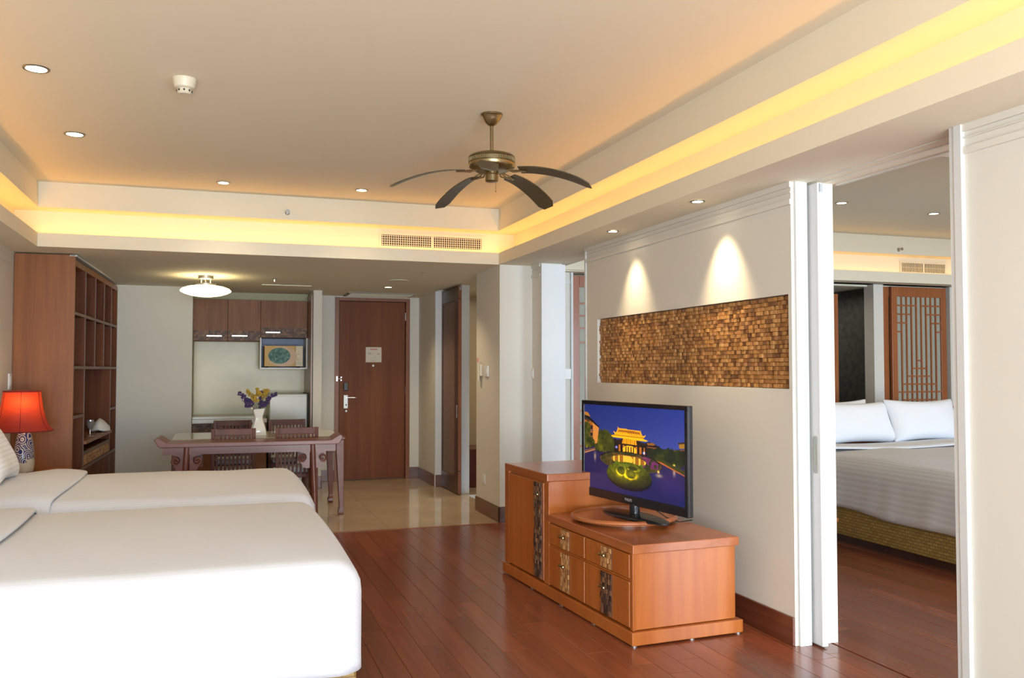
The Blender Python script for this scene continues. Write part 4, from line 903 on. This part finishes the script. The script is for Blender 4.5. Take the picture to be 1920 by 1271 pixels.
# ------------------------------------------------------------------ kitchen niche
KX0,KX1=-.243,1.05; YC=10.70
SPL=pm('backsplash_stone',(.57,.47,.19),.28,var=.16,vscale=1.6)
M().box(KX0,KX1,11.10,11.12,.80,1.70).out('backsplash',SPL,kind='structure')
m=M(); m.box(1.036,1.052,10.31,11.1,0,2.22); o=m.out('kitchen_side_panel',wood('niche_panel_wood',(.22,.12,.06),(.32,.18,.09),'Z'),label='tall thin wooden panel lining the right side of the kitchen niche',cat='panel')
xs=[at(362,600,'Y',YC).x+.004,at(427,600,'Y',YC).x,at(489,600,'Y',YC).x,1.034]
labs=['wall cupboard at the left end of the kitchen niche','middle wall cupboard of the kitchen niche','wall cupboard over the microwave shelf']
for i in range(3):
    a,b=xs[i]+.002,xs[i+1]-.002; zb_=1.692 if i<2 else 1.735; zm=zb_+.115
    t=thing('wall_cupboard',labs[i]+', wooden door with a mosaic strip','cabinet',((a+b)/2,YC,zb_),group='wall cupboards of the kitchen niche')
    M().box(a,b,YC+.02,11.1,zb_,2.17).out('body',KITW,t)
    d=M().box(a,b,YC,YC+.018,zb_,2.17).out('door',KITW,t,bev=.001)
    m=M(); mosaic(m,a+.004,b-.004,zb_+.004,zm,.022,.022,yface(m,YC),.006,20+i); m.out('wood_blocks',MOSD,d,kind='stuff')
    hx0,hx1=[(387,416),(434.5,464),(498,525.5)][i]; hz=[629.5,629.5,623][i]
    p,q=at(hx0,hz,'Y',YC-.03),at(hx1,hz,'Y',YC-.03)
    m=M(); m.box(p.x,q.x,YC-.034,YC-.026,p.z-.009,p.z+.009); m.box(p.x+.01,p.x+.02,YC-.03,YC,p.z-.006,p.z+.006); m.box(q.x-.02,q.x-.01,YC-.03,YC,p.z-.006,p.z+.006); m.out('handle',pm('satin_white_metal',(.72,.70,.64),.3,.3),d,bev=.001)
m=M(); m.box(KX0,KX1,YC+.12,11.1,2.175,2.27); struct('trim_16',m,pm('niche_header',(.40,.40,.26),.6))
# microwave shelf
a,b=.492,1.034; z0,z1=1.365,1.732
t=thing('microwave_shelf','white open box shelf below the right wall cupboard','shelf',((a+b)/2,YC,z0))
m=M(); m.box(a,b,YC,11.08,z0,z0+.016); m.box(a,a+.014,YC,11.08,z0+.016,z1); m.box(b-.014,b,YC,11.08,z0+.016,z1); m.out('box_frame',PLASTW,t,bev=.001)
M().box(a+.014,b-.014,11.04,11.08,z0+.016,z1).out('back_panel',pm('pale_blue_board',(.30,.36,.50),.6),t)
p0,p1=at(495.5,689,'Y',YC+.02),at(568,648.5,'Y',YC+.02)
x0,x1,mz0,mz1=p0.x,p1.x,z0+.030,p1.z
t=thing('microwave','golden microwave with an oval teal window','microwave',((x0+x1)/2,YC+.1,z0+.016))
GOLD=pm('gold_enamel',(.62,.36,.06),.45); CHAM=pm('champagne_enamel',(.62,.50,.26),.35)
M().box(x0,x1,YC+.03,YC+.33,mz0,mz1).out('body',GOLD,t,bev=.004)
W_=x1-x0
dd=M().box(x0,x0+W_*.80,YC+.014,YC+.03,mz0,mz1).out('door',GOLD,t,bev=.003)
M().box(x0+W_*.805,x1,YC+.014,YC+.03,mz0,mz1).out('control_panel',CHAM,t,bev=.003)
cz=(mz0+mz1)/2
def oval(cx,cz,rx,rz,y0,y1,name,mat,par):
    m=M(); m.prism([(cx+rx*math.cos(a),cz+rz*math.sin(a)) for a in [2*math.pi*k/40 for k in range(40)]],'XZ',y0,y1); return m.out(name,mat,par)
oval(x0+W_*.47,cz-.006,W_*.38,.118,YC+.011,YC+.0142,'oval_rim',pm('dark_gold',(.50,.27,.07),.35),dd)
wm,nt,b_=nm('teal_glass'); n=nt.nodes.new('ShaderNodeTexNoise'); n.inputs['Scale'].default_value=9; n.inputs['Distortion'].default_value=3.5; n.inputs['Detail'].default_value=2
tc=nt.nodes.new('ShaderNodeTexCoord'); nt.links.new(tc.outputs['Object'],n.inputs['Vector']); r=nt.nodes.new('ShaderNodeValToRGB'); e=r.color_ramp.elements; e[0].position=.38; e[0].color=(.04,.13,.11,1); e[1].position=.75; e[1].color=(.20,.40,.32,1)
nt.links.new(n.outputs['Fac'],r.inputs[0]); nt.links.new(r.outputs[0],b_.inputs['Base Color']); b_.inputs['Roughness'].default_value=.4; b_.inputs['Specular IOR Level'].default_value=.15
oval(x0+W_*.385,cz+.004,W_*.285,.094,YC+.008,YC+.0112,'window_glass',wm,dd)
for dz in (.035,-.035): M().cyl((x0+W_*.90,YC,cz+dz),(x0+W_*.90,YC+.014,cz+dz),.017,.019,18).out('dial',CHAM,t,smooth=True)
m=M(); [m.box(x0+W_*.83,x1-.012,YC+.0125,YC+.0145,cz-.075-.012*k,cz-.072-.012*k) for k in range(3)]; m.out('panel_slots',pm('slot_grey',(.35,.30,.18),.5),t)
m=M(); [m.cyl((xx,yy,z0+.016),(xx,yy,mz0+.002),.012,.012,8) for xx in (x0+.04,x1-.04) for yy in (YC+.06,YC+.28)]; m.out('feet',BLACKM,t)
# counter, sink edge, base cupboards
t=thing('kitchen_counter','white kitchen counter with a dark mosaic strip behind the dining chairs','counter',(.16,10.75,0))
COUNT=pm('counter_white',(.66,.66,.58),.25)
M().box(KX0,.565,10.48,11.1,.752,.798).out('worktop',COUNT,t,bev=.004)
M().box(KX0,.50,10.52,11.08,.798,.826).out('hob_slab',COUNT,t,bev=.004)
M().box(KX0,.565,10.52,11.1,.0,.752).out('body',KITW,t)
m=M(); mosaic(m,KX0+.004,.56,.664,.745,.022,.02,yface(m,10.52),.006,33); m.out('wood_blocks',MOSD,t,kind='stuff')
for k in range(2): M().box(KX0+.004+.40*k,KX0+.398+.40*k,10.505,10.52,.08,.655).out('door',KITW,t,bev=.002)
M().cyl((at(473,766,'Y',11.0).x,11.08,at(473,766,'Y',11.0).z),(at(473,766,'Y',11.0).x,11.10,at(473,766,'Y',11.0).z),.012).out('gas_knob',BRASS,smooth=True,label='small knob on the backsplash left of the vase',cat='knob')
# refrigerator
t=thing('refrigerator','small pale grey refrigerator at the right of the kitchen counter','refrigerator',(.80,10.8,0))
FR_=pm('fridge_enamel',(.52,.52,.42),.25)
M().box(.592,1.016,10.54,11.08,.02,1.075).out('body',FR_,t,bev=.008)
M().box(.590,1.018,10.485,10.535,.04,1.078).out('door',FR_,t,bev=.012,seg=3)
M().box(.60,1.0,10.478,10.486,1.045,1.060).out('handle_groove',PLASTW,t,bev=.002)
M().box(1.020,1.036,10.50,11.08,0,1.08).out('side_gap_filler',BLACKM,t)

# ------------------------------------------------------------------ dining table, chairs, console
t=thing('dining_table','rosewood dining table with a glass covered top coloured pale for its reflection behind the console','table',(.39,8.8,0))
tx0,tx1,ty0,ty1=-.372,1.165,8.36,9.22
M().box(tx0,tx1,ty0,ty1,.700,.728).out('table_top',TABLEW,t,bev=.006)
GT=pm('glass_top_reflection',(.52,.47,.33),.06,spec=.8)  # reflected light is put into the pale base colour of the glass
M().box(tx0+.01,tx1-.03,ty0+.01,ty1-.01,.7285,.738).out('glass_sheet',GT,t,bev=.002)
m=M(); m.box(tx0+.03,tx1-.03,ty0+.03,ty0+.055,.62,.70); m.box(tx0+.03,tx1-.03,ty1-.055,ty1-.03,.62,.70); m.box(tx0+.03,tx0+.055,ty0+.055,ty1-.055,.62,.70); m.box(tx1-.055,tx1-.03,ty0+.055,ty1-.055,.62,.70); m.out('apron',TABLEW,t)
for sx in (0,1):
    for sy in (0,1):
        X=tx1-.012 if sx else tx0+.012; Y=ty1-.01 if sy else ty0+.01; dx=-1 if sx else 1; dy=-1 if sy else 1
        m=M(); prof=[(.700,.075,.0),(.60,.072,.0),(.40,.060,.0),(.20,.048,.0),(.09,.040,0),(.065,.040,.0),(.045,.050,0.004),(.02,.052,.004),(.0,.042,.002)]
        rr=[]
        for z,wd,off in prof:
            xa=X+dx*(-off); xb=X+dx*(wd); ya=Y+dy*(-off); yb=Y+dy*wd
            rr.append([(xa,ya,z),(xb,ya,z),(xb,yb,z),(xa,yb,z)])
        m.rings(rr); m.out('leg',TABLEW,t,bev=.004)
# altar console in front
CO2=Vector((-.455,7.76,0)); CA2=R_(-2.0)
t=thing('altar_console','long narrow rosewood altar console with upturned ends in front of the dining table','console',CO2,CA2)
def L(m,name,mat=TABLEW,par=None,**k): return m.out(name,mat,par or t,world=False,**k)
CL=1.50; CDp=.34; TT=.752
pr=[(.0,TT+.005),(.02,TT-.03),(.035,TT-.036),(CL-.035,TT-.036),(CL-.02,TT-.03),(CL+.0,TT+.005),(CL+.012,TT+.030),(CL-.012,TT+.048),(CL-.045,TT+.030),(CL-.085,TT+.003),(CL-.13,TT),(.13,TT),(.085,TT+.003),(.045,TT+.030),(.012,TT+.048),(-.018,TT+.030)]
L(M().prism(pr,'XZ',0,CDp),'top_board',bev=.005)
for yy_,nmn in ((.035,'front_apron'),(CDp-.055,'rear_apron')):
    ap=L(M().box(.05,CL-.05,yy_,yy_+.02,.655,TT-.036),nmn)
for cx_ in (.235,1.255):
    for s in (-1,1):
        # scroll bracket : a leaf of wood with a curl
        def bp(u,v): return (cx_+s*(.024+u),.655-v)
        pts=[bp(0,0),(bp(.10,0)),bp(.112,.012),bp(.088,.020),bp(.060,.012)]
        c0=(.060,.052); 
        for k in range(7): a=R_(80-38*k); pts.append(bp(c0[0]+.0+.018*math.cos(a)*(-1),c0[1]-.018*math.sin(a))) 
        pts=[bp(0,-.002),bp(.098,-.002),bp(.080,.010),bp(.046,.014),bp(.030,.030),bp(.028,.056),bp(.042,.074),bp(.066,.074),bp(.074,.060),bp(.068,.046),bp(.054,.044),bp(.050,.054),bp(.058,.060),bp(.054,.036),bp(.074,.030),bp(.090,.046),bp(.092,.066),bp(.078,.092),bp(.062,.112),bp(.054,.134),bp(.030,.142),bp(0,.142)]
        pts=[bp(0,-.002),bp(.098,-.002),bp(.075,.010),bp(.040,.016),bp(.026,.034),bp(.026,.060),bp(.040,.078),bp(.052,.082),bp(.078,.092),bp(.064,.112),bp(.056,.134),bp(.034,.142),bp(0,.142)]
        b_=L(M().prism(pts,'XZ',.037,.053),'scroll_bracket')
        sp=[]
        for k in range(22):
            f=k/21; a=R_(-120+470*f); rad=.036*(1-.78*f); sp.append((cx_+s*(.024+.060+rad*math.cos(a)*-1*-1),.045,.655-.054+rad*math.sin(a)))
        L(M().tube(sp,[.0095*(1-.35*k/21) for k in range(22)],8),'curl',par=b_,smooth=True)
        L(M().box(cx_+s*.024-(.0 if s>0 else .09),cx_+s*.024+(.09 if s>0 else .0),CDp-.052,CDp-.036,.53,.656),'rear_bracket')
for cx_ in (.235,1.255):
    for yy_ in (.045,CDp-.045):
        sp=-.02 if yy_<.1 else .02; sx_=-.03 if cx_<.7 else .03
        L(M().tube([(cx_,yy_,TT-.036),(cx_+sx_*.5,yy_+sp*.5,.36),(cx_+sx_,yy_+sp,0)],[.0235,.024,.025],18),'leg',smooth=True)
    for zz in (.28,.42): L(M().cyl((cx_+(-.012 if cx_<.7 else .012),.05,zz),(cx_+(-.012 if cx_<.7 else .012),CDp-.05,zz),.011,.011,10),'side_rail',smooth=True)

def make_chair():
    t=thing('dining_chair','','chair',(0,0,0),0,'slatted dining chairs around the table')
    w=.375; d=.40; HT=.838
    def L(m,name,mat=CHAIRW,par=None,**k): return m.out(name,mat,par or t,world=False,**k)
    # back is at local y=0, seat runs to +y
    def rear(s): 
        x=s*(w/2-.016); m=M(); m.rings([[(x-.016,a,z),(x+.016,a,z),(x+.016,a+.032,z),(x-.016,a+.032,z)] for a,z in ((-.03,0),(.0,.25),(.004,.45),(-.02,HT))]); return m
    for s in (-1,1): L(rear(s),'leg',bev=.003)
    for s in (-1,1): L(M().box(s*(w/2-.016)-.016,s*(w/2-.016)+.016,d-.034,d,0,.43),'leg',bev=.003)
    L(M().box(-w/2+.004,w/2-.004,.004,d-.002,.385,.425),'seat_frame',bev=.003)
    m=M(); m.box(-w/2+.02,w/2-.02,.035,d-.01,.425,.475); L(m,'seat_cushion',pm('grey_seat_cloth',(.50,.51,.52),.8),bev=.018,seg=3)
    L(M().box(-w/2+.028,w/2-.028,-.022,.004,HT-.058,HT-.002),'top_rail',bev=.003)
    L(M().box(-w/2+.028,w/2-.028,.0,.024,.385,.42),'lower_rail',bev=.003)
    n=9
    for k in range(n):
        x=(-w/2+.032)+(w-.064)*(k+.5)/n
        m=M(); m.rings([[(x-.0095,a,z),(x+.0095,a,z),(x+.0095,a+.012,z),(x-.0095,a+.012,z)] for a,z in ((.006,.42),(-.012,HT-.056))]); L(m,'slat')
    for s in (-1,1): L(M().box(s*(w/2-.016)-.009,s*(w/2-.016)+.009,.03,d-.03,.16,.19),'side_stretcher')
    return t
ch=make_chair()
plc=[(.158,8.17,0,'dining chair on the near side of the table, left one'),(.705,8.17,R_(-1),'dining chair on the near side of the table, right one'),
     (.175,9.50,R_(181),'dining chair on the kitchen side of the table, left one'),(.715,9.50,R_(180),'dining chair on the kitchen side of the table, right one')]
for i,(x,y,rz,lb) in enumerate(plc):
    c=ch if i==0 else copy_tree(ch); c.location=(x,y,0); c.rotation_euler=(0,0,rz); c['label']='slatted dark wood '+lb

# vase of pinched porcelain with dried flowers
vp=at(484.5,815.5,'Y',8.62); vx_,vy_=vp.x,8.62; vz=.7385
t=thing('vase','white pinched porcelain vase shaped like a tied paper bag on the dining table','vase',(vx_,vy_,vz))
m=M(); n=32; rr=[]
for h,wd,dp,tw in ((0,.064,.05,0),(.006,.068,.054,0),(.05,.064,.050,.02),(.10,.052,.042,.08),(.135,.040,.034,.16),(.158,.033,.030,.22),(.175,.034,.030,.26),(.20,.043,.034,.30),(.235,.052,.036,.34),(.252,.055,.037,.36),(.252,.050,.032,.36),(.22,.045,.028,.33)):
    ring=[]
    for k in range(n):
        a=2*math.pi*k/n; c,s=math.cos(a),math.sin(a); p_=.42 if h<.1 or h>.2 else .7
        X=math.copysign(abs(c)**p_,c)*wd*1.08; Y=math.copysign(abs(s)**p_,s)*dp
        if .03<h<.24: g=1+.07*math.sin(8*a+h*14)*math.sin(math.pi*min(1,h/.24)); X*=g; Y*=g
        zt_=h+(.006*math.cos(a) if h>.23 else 0)
        ring.append((vx_+X*math.cos(tw)-Y*math.sin(tw)*.6,vy_+X*math.sin(tw)+Y*math.cos(tw),vz+zt_))
    rr.append(ring)
m.rings(rr); m.out('vase_body',pm('white_glaze',(.86,.85,.78),.12,coat=.3),t,smooth=60)
STEM=pm('dry_stem',(.10,.085,.04),.8); YEL=pm('dried_yellow',(.55,.36,.05),.85); PUR=pm('dried_purple',(.075,.045,.15),.85)
rg=random.Random(11)
def flower(k,tipx,tipz,col,ln):
    yy_=rg.uniform(-.03,.03)
    base=Vector((vx_+.040*tipx/.19,vy_+yy_*.5,vz+.235)); tip=Vector((vx_+tipx,vy_+yy_*2,vz+tipz))
    t=thing('dried_flower','dried yellow flower spray in the white vase' if col is YEL else 'dried purple flower spray in the white vase','flower',base,0,'dried yellow flowers in the vase' if col is YEL else 'dried purple flowers in the vase')
    mid=base.lerp(tip,.55)+Vector((-.012*(1 if tipx>0 else -1),0,.01))
    pts=[base-Vector((0,0,.06)),base,mid,tip]
    M().tube(pts,.0022,5).out('stem',STEM,t)
    m=M(); dirv=(tip-mid).normalized()
    for q in range(22):
        f=rg.random(); c=tip-dirv*ln*f+Vector((rg.uniform(-.016,.016),rg.uniform(-.016,.016),rg.uniform(-.012,.012)))
        m.ball(c,rg.uniform(.006,.013),1,(1,1,rg.uniform(.6,1.2)))
    m.out('blossom',col,t)
spec=[(-.165,.395,PUR,.07),(-.185,.43,PUR,.06),(-.13,.37,PUR,.06),(-.125,.30,PUR,.05),(-.10,.36,PUR,.05),(-.15,.34,PUR,.05),(.135,.41,PUR,.08),(.11,.37,PUR,.08),(.095,.33,PUR,.06),(.175,.425,PUR,.04),(.045,.35,PUR,.06),(.02,.40,PUR,.05),(.07,.30,PUR,.05),
      (-.115,.46,YEL,.06),(-.08,.43,YEL,.07),(-.045,.41,YEL,.06),(-.015,.475,YEL,.07),(.0,.45,YEL,.05),(.055,.455,YEL,.05),(.09,.47,YEL,.07),(.075,.43,YEL,.06),(-.06,.385,YEL,.05),(.035,.44,PUR,.04)]
for k,(a,b,c,d) in enumerate(spec): flower(k,a*.92,b*.86+.03,c,d)

# ------------------------------------------------------------------ switches and small wall fittings
def plate(name,px,py,ax,v,w,h,d,label,cat='switch',mat=PLASTW,extra=None):
    p=at(px,py,ax,v); t=thing(name,label,cat,p)
    if ax=='X':
        s=-1 if v>0 else 1; a,b=sorted((v,v+s*d)); o=M().box(a,b,p.y-w/2,p.y+w/2,p.z-h/2,p.z+h/2).out('plate',mat,t,bev=.002)
        a,b=sorted((v+s*d,v+s*(d+.004))); M().box(a,b,p.y-w*.3,p.y+w*.3,p.z-h*.3,p.z+h*.3).out('rocker',mat,t,bev=.001)
    else:
        o=M().box(p.x-w/2,p.x+w/2,v-d,v,p.z-h/2,p.z+h/2).out('plate',mat,t,bev=.002); M().box(p.x-w*.3,p.x+w*.3,v-d-.004,v-d,p.z-h*.3,p.z+h*.3).out('rocker',mat,t,bev=.001)
    return t,p
plate('light_switch',17,715,'X',XL,.09,.125,.012,'white light switch on the left wall above the red lamp')
plate('light_switch',913,696,'X',2.41,.12,.10,.014,'white light switch on the pillar beside the key card holder')
plate('power_socket',908,898,'X',2.41,.09,.09,.012,'low white power socket near the base of the pillar','socket')
plate('light_switch',997.5,700,'X',2.72,.10,.09,.012,'white light switch on the narrow wall right of the pillar')
t,p=plate('thermostat',1063,701,'Y',7.82,.085,.10,.02,'white thermostat seen in the gap left of the television wall','thermostat')
M().box(p.x-.03,p.x+.0,7.797,7.80,p.z+.005,p.z+.03).out('display',pm('lcd_grey',(.45,.50,.42),.3),t)
p=at(902,694,'X',2.41); t=thing('key_card_holder','cream key card holder with a pale pink tag on the pillar','key card holder',p)
M().box(2.385,2.41,p.y-.05,p.y+.05,p.z-.055,p.z+.055).out('plate',PLAST,t,bev=.003)
M().box(2.372,2.385,p.y-.022,p.y+.028,p.z-.10,p.z+.075).out('card',PLAST,t,bev=.002)
M().box(2.374,2.382,p.y-.02,p.y+.025,p.z+.075,p.z+.12).out('tag',pm('pale_pink',(.68,.36,.33),.6),t)

# ------------------------------------------------------------------ bedroom through the opening
LG=pm('lattice_backing',(.36,.37,.30),.5)
def lattice(x0,x1,z1,y,label,pulls=True,bars=True,sl=.075):
    t=thing('lattice_door',label,'door',((x0+x1)/2,y,0)); d=.035
    m=M(); m.box(x0,x0+sl,y,y+d,.01,z1); m.box(x1-sl,x1,y,y+d,.01,z1); m.box(x0+sl,x1-sl,y,y+d,z1-.11,z1); m.box(x0+sl,x1-sl,y,y+d,.01,.30); m.out('door_frame',LATW,t,bev=.003)
    gx0,gx1,gz0,gz1=x0+sl,x1-sl,.30,z1-.11
    M().box(gx0,gx1,y+.020,y+.026,gz0,gz1).out('backing_glass',LG,t)
    n=9; s=(gx1-gx0)/(n+0.0)
    if bars:
        for k in range(1,n):
            xx=gx0+s*k; M().box(xx-.008,xx+.008,y+.006,y+.020,gz0,gz1).out('bar',LATW,t)
        def hb(a,b,z): M().box(gx0+s*a,gx0+s*b,y+.004,y+.020,z-.008,z+.008).out('bar',LATW,t)
        h=.098
        for k,(a,b) in enumerate(((0,4),(0,3),(0,2),(0,1))): hb(a,b,gz1-h*(k+1)+.0); hb(n-b,n-a,gz1-h*(k+1))
        zb_=1.46
        for k in range(7):
            a=max(0,4-k); b=min(n,5+k)
            if k>4: a,b=(k-4)%4,n-(k-4)%4
            hb(a,b,zb_-.088*k)
        for k in range(4): hb(0,k+1,gz0+h*(4-k)); hb(n-k-1,n,gz0+h*(4-k))
    if pulls:
        m=M(); m.box(x0+.025,x0+.05,y-.004,y,.84,1.0); m.out('pull_plate',STEEL,t,bev=.001)
    return t
ya=7.93
lattice(at(1674,700,'Y',ya).x,at(1776,700,'Y',ya).x,2.285,ya,'wooden lattice sliding door right of the pale post, behind the bedroom bed')
lattice(at(1652,700,'Y',ya+.04).x,at(1652,700,'Y',ya+.04).x+.76,2.285,ya+.045,'second wooden lattice door showing only its stile beside the pale post',bars=False,sl=.12)
lattice(5.62,at(1573,700,'Y',8.1).x,2.20,8.1,'dark brown door edge left of the dark closet in the bedroom',pulls=False,bars=False)
lattice(3.262,4.20,2.27,7.86,'wooden lattice door seen in the gap left of the television wall',pulls=False,bars=False)
t=bpy.data.objects['lattice_door.003']
for k,z in enumerate((2.00,1.88,1.76,1.62,.96,.84,.62)):
    M().box(3.337,4.125,7.864,7.88,z-.009,z+.009).out('bar',LATW,t)
M().box(3.43,3.446,7.862,7.88,.30,2.16).out('bar',LATW,t)
# bed
BX0,BX1,BY0,BY1=4.66,6.92,4.15,7.06
t=thing('bed','large white bed with a woven rattan base in the next room','bed',((BX0+BX1)/2,5.6,0))
M().box(BX0+.07,BX1-.07,BY0+.07,BY1,.0,.065).out('plinth',DARKW,t)
M().box(BX0,BX1-.02,BY0,BY1,.065,.33).out('rattan_base',rattan('rattan_weave_bedroom',(.44,.29,.08),(.32,.20,.05)),t,bev=.012)
M().box(BX0+.05,BX1-.05,BY0+.05,BY1,.33,.60).out('mattress',PILLOWP,t,bev=.05,seg=3)
hb_=M().box(5.2,7.7,7.13,7.19,.1,.985).out('headboard',LATW,t,bev=.008)
m=M(); mosaic(m,5.3,7.6,.74,.92,.04,.03,yface(m,7.13),.012,44); m.out('carved_blocks',MOSD,hb_,kind='stuff')
def hem2(X,Y): return .01+.018*math.sin(2.2*Y+.6)+.008*math.sin(7*Y)
drape('duvet',BX0-.02,BX1+.02,BY0-.02,6.55,.655,.245,.13,LINENX,(1,1,1,0),crown=.02,wr=.006,seed=21,fold=.010,hemf=hem2,label='grey white striped duvet hanging over the bed in the next room',cat='duvet')
m=M(); n=40; V=[]
for i in range(n+1):
    ext=-.30; x=BX0-.03+(BX1-BX0+.06)*i/n; row=[]
    e=min(x-(BX0-.03),(BX1+.03)-x); dz=0
    r=.13
    if e<r: dz=r-math.sqrt(max(0,r*r-(r-e)**2))
    for (yy_,zz) in ((6.28,.676),(6.29,.688),(6.36,.694),(6.46,.692),(6.60,.686),(6.75,.684)): row.append(m.bm.verts.new((x,yy_,zz-dz+.012*math.sin(3*x))))
    V.append(row)
for a,b in zip(V,V[1:]):
    for k in range(5): m.bm.faces.new((a[k],a[k+1],b[k+1],b[k]))
o=m.out('turned_back_sheet',PILLOWP,smooth=180,label='smooth white sheet folded over the top of the bed in the next room',cat='sheet'); s_=o.modifiers.new('thick','SOLIDIFY'); s_.thickness=.006; s_.offset=-1
g='white pillows on the bed in the next room'
pillow('pillow',.94,.46,.20,PILLOWP,(5.74,6.78,.645),(R_(-24),0,R_(2)),'left white pillow on the bed in the next room',g,5)
pillow('pillow',.86,.47,.20,PILLOWP,(6.50,6.74,.65),(R_(-22),0,R_(-2)),'right white pillow on the bed in the next room, nearer the lattice door',g,6)
pillow('pillow',.80,.44,.16,PILLOWP,(5.66,6.99,.655),(R_(-12),0,0),'rear white pillow peeking up behind the left pillow in the next room',g,7)
# small bedside things
t=thing('bedside_table','small wooden bedside table right of the bed in the next room','bedside table',(7.25,6.9,0))
M().box(6.98,7.55,6.65,7.10,.60,.63).out('table_top',LATW,t,bev=.003); M().box(7.0,7.53,6.67,7.08,.05,.60).out('body',LATW,t)
t=thing('note_box','small white note box on the bedside table in the next room','box',(7.08,6.8,.63))
M().box(7.02,7.22,6.74,6.86,.632,.69).out('body',PLASTW,t,bev=.004); M().box(7.03,7.21,6.75,6.85,.69,.696).out('lid',PLASTW,t,bev=.002)
t=thing('luggage_bench','low wooden bench whose rounded end shows at the edge of the bedroom opening','bench',(4.2,5.45,0))
bx=at(1571,991,'Y',5.4)
M().box(bx.x-.5,bx.x,5.38,5.80,.24,.275).out('bench_top',LATW,t,bev=.012,seg=3)
for a in (bx.x-.47,bx.x-.06):
    for b in (5.41,5.74): M().box(a,a+.035,b,b+.035,0,.24).out('leg',LATW,t)
area('bedroom_fill_lamp',(5.2,3.0,2.78),(0,0,0),.4,.4,6,(1,.85,.6))
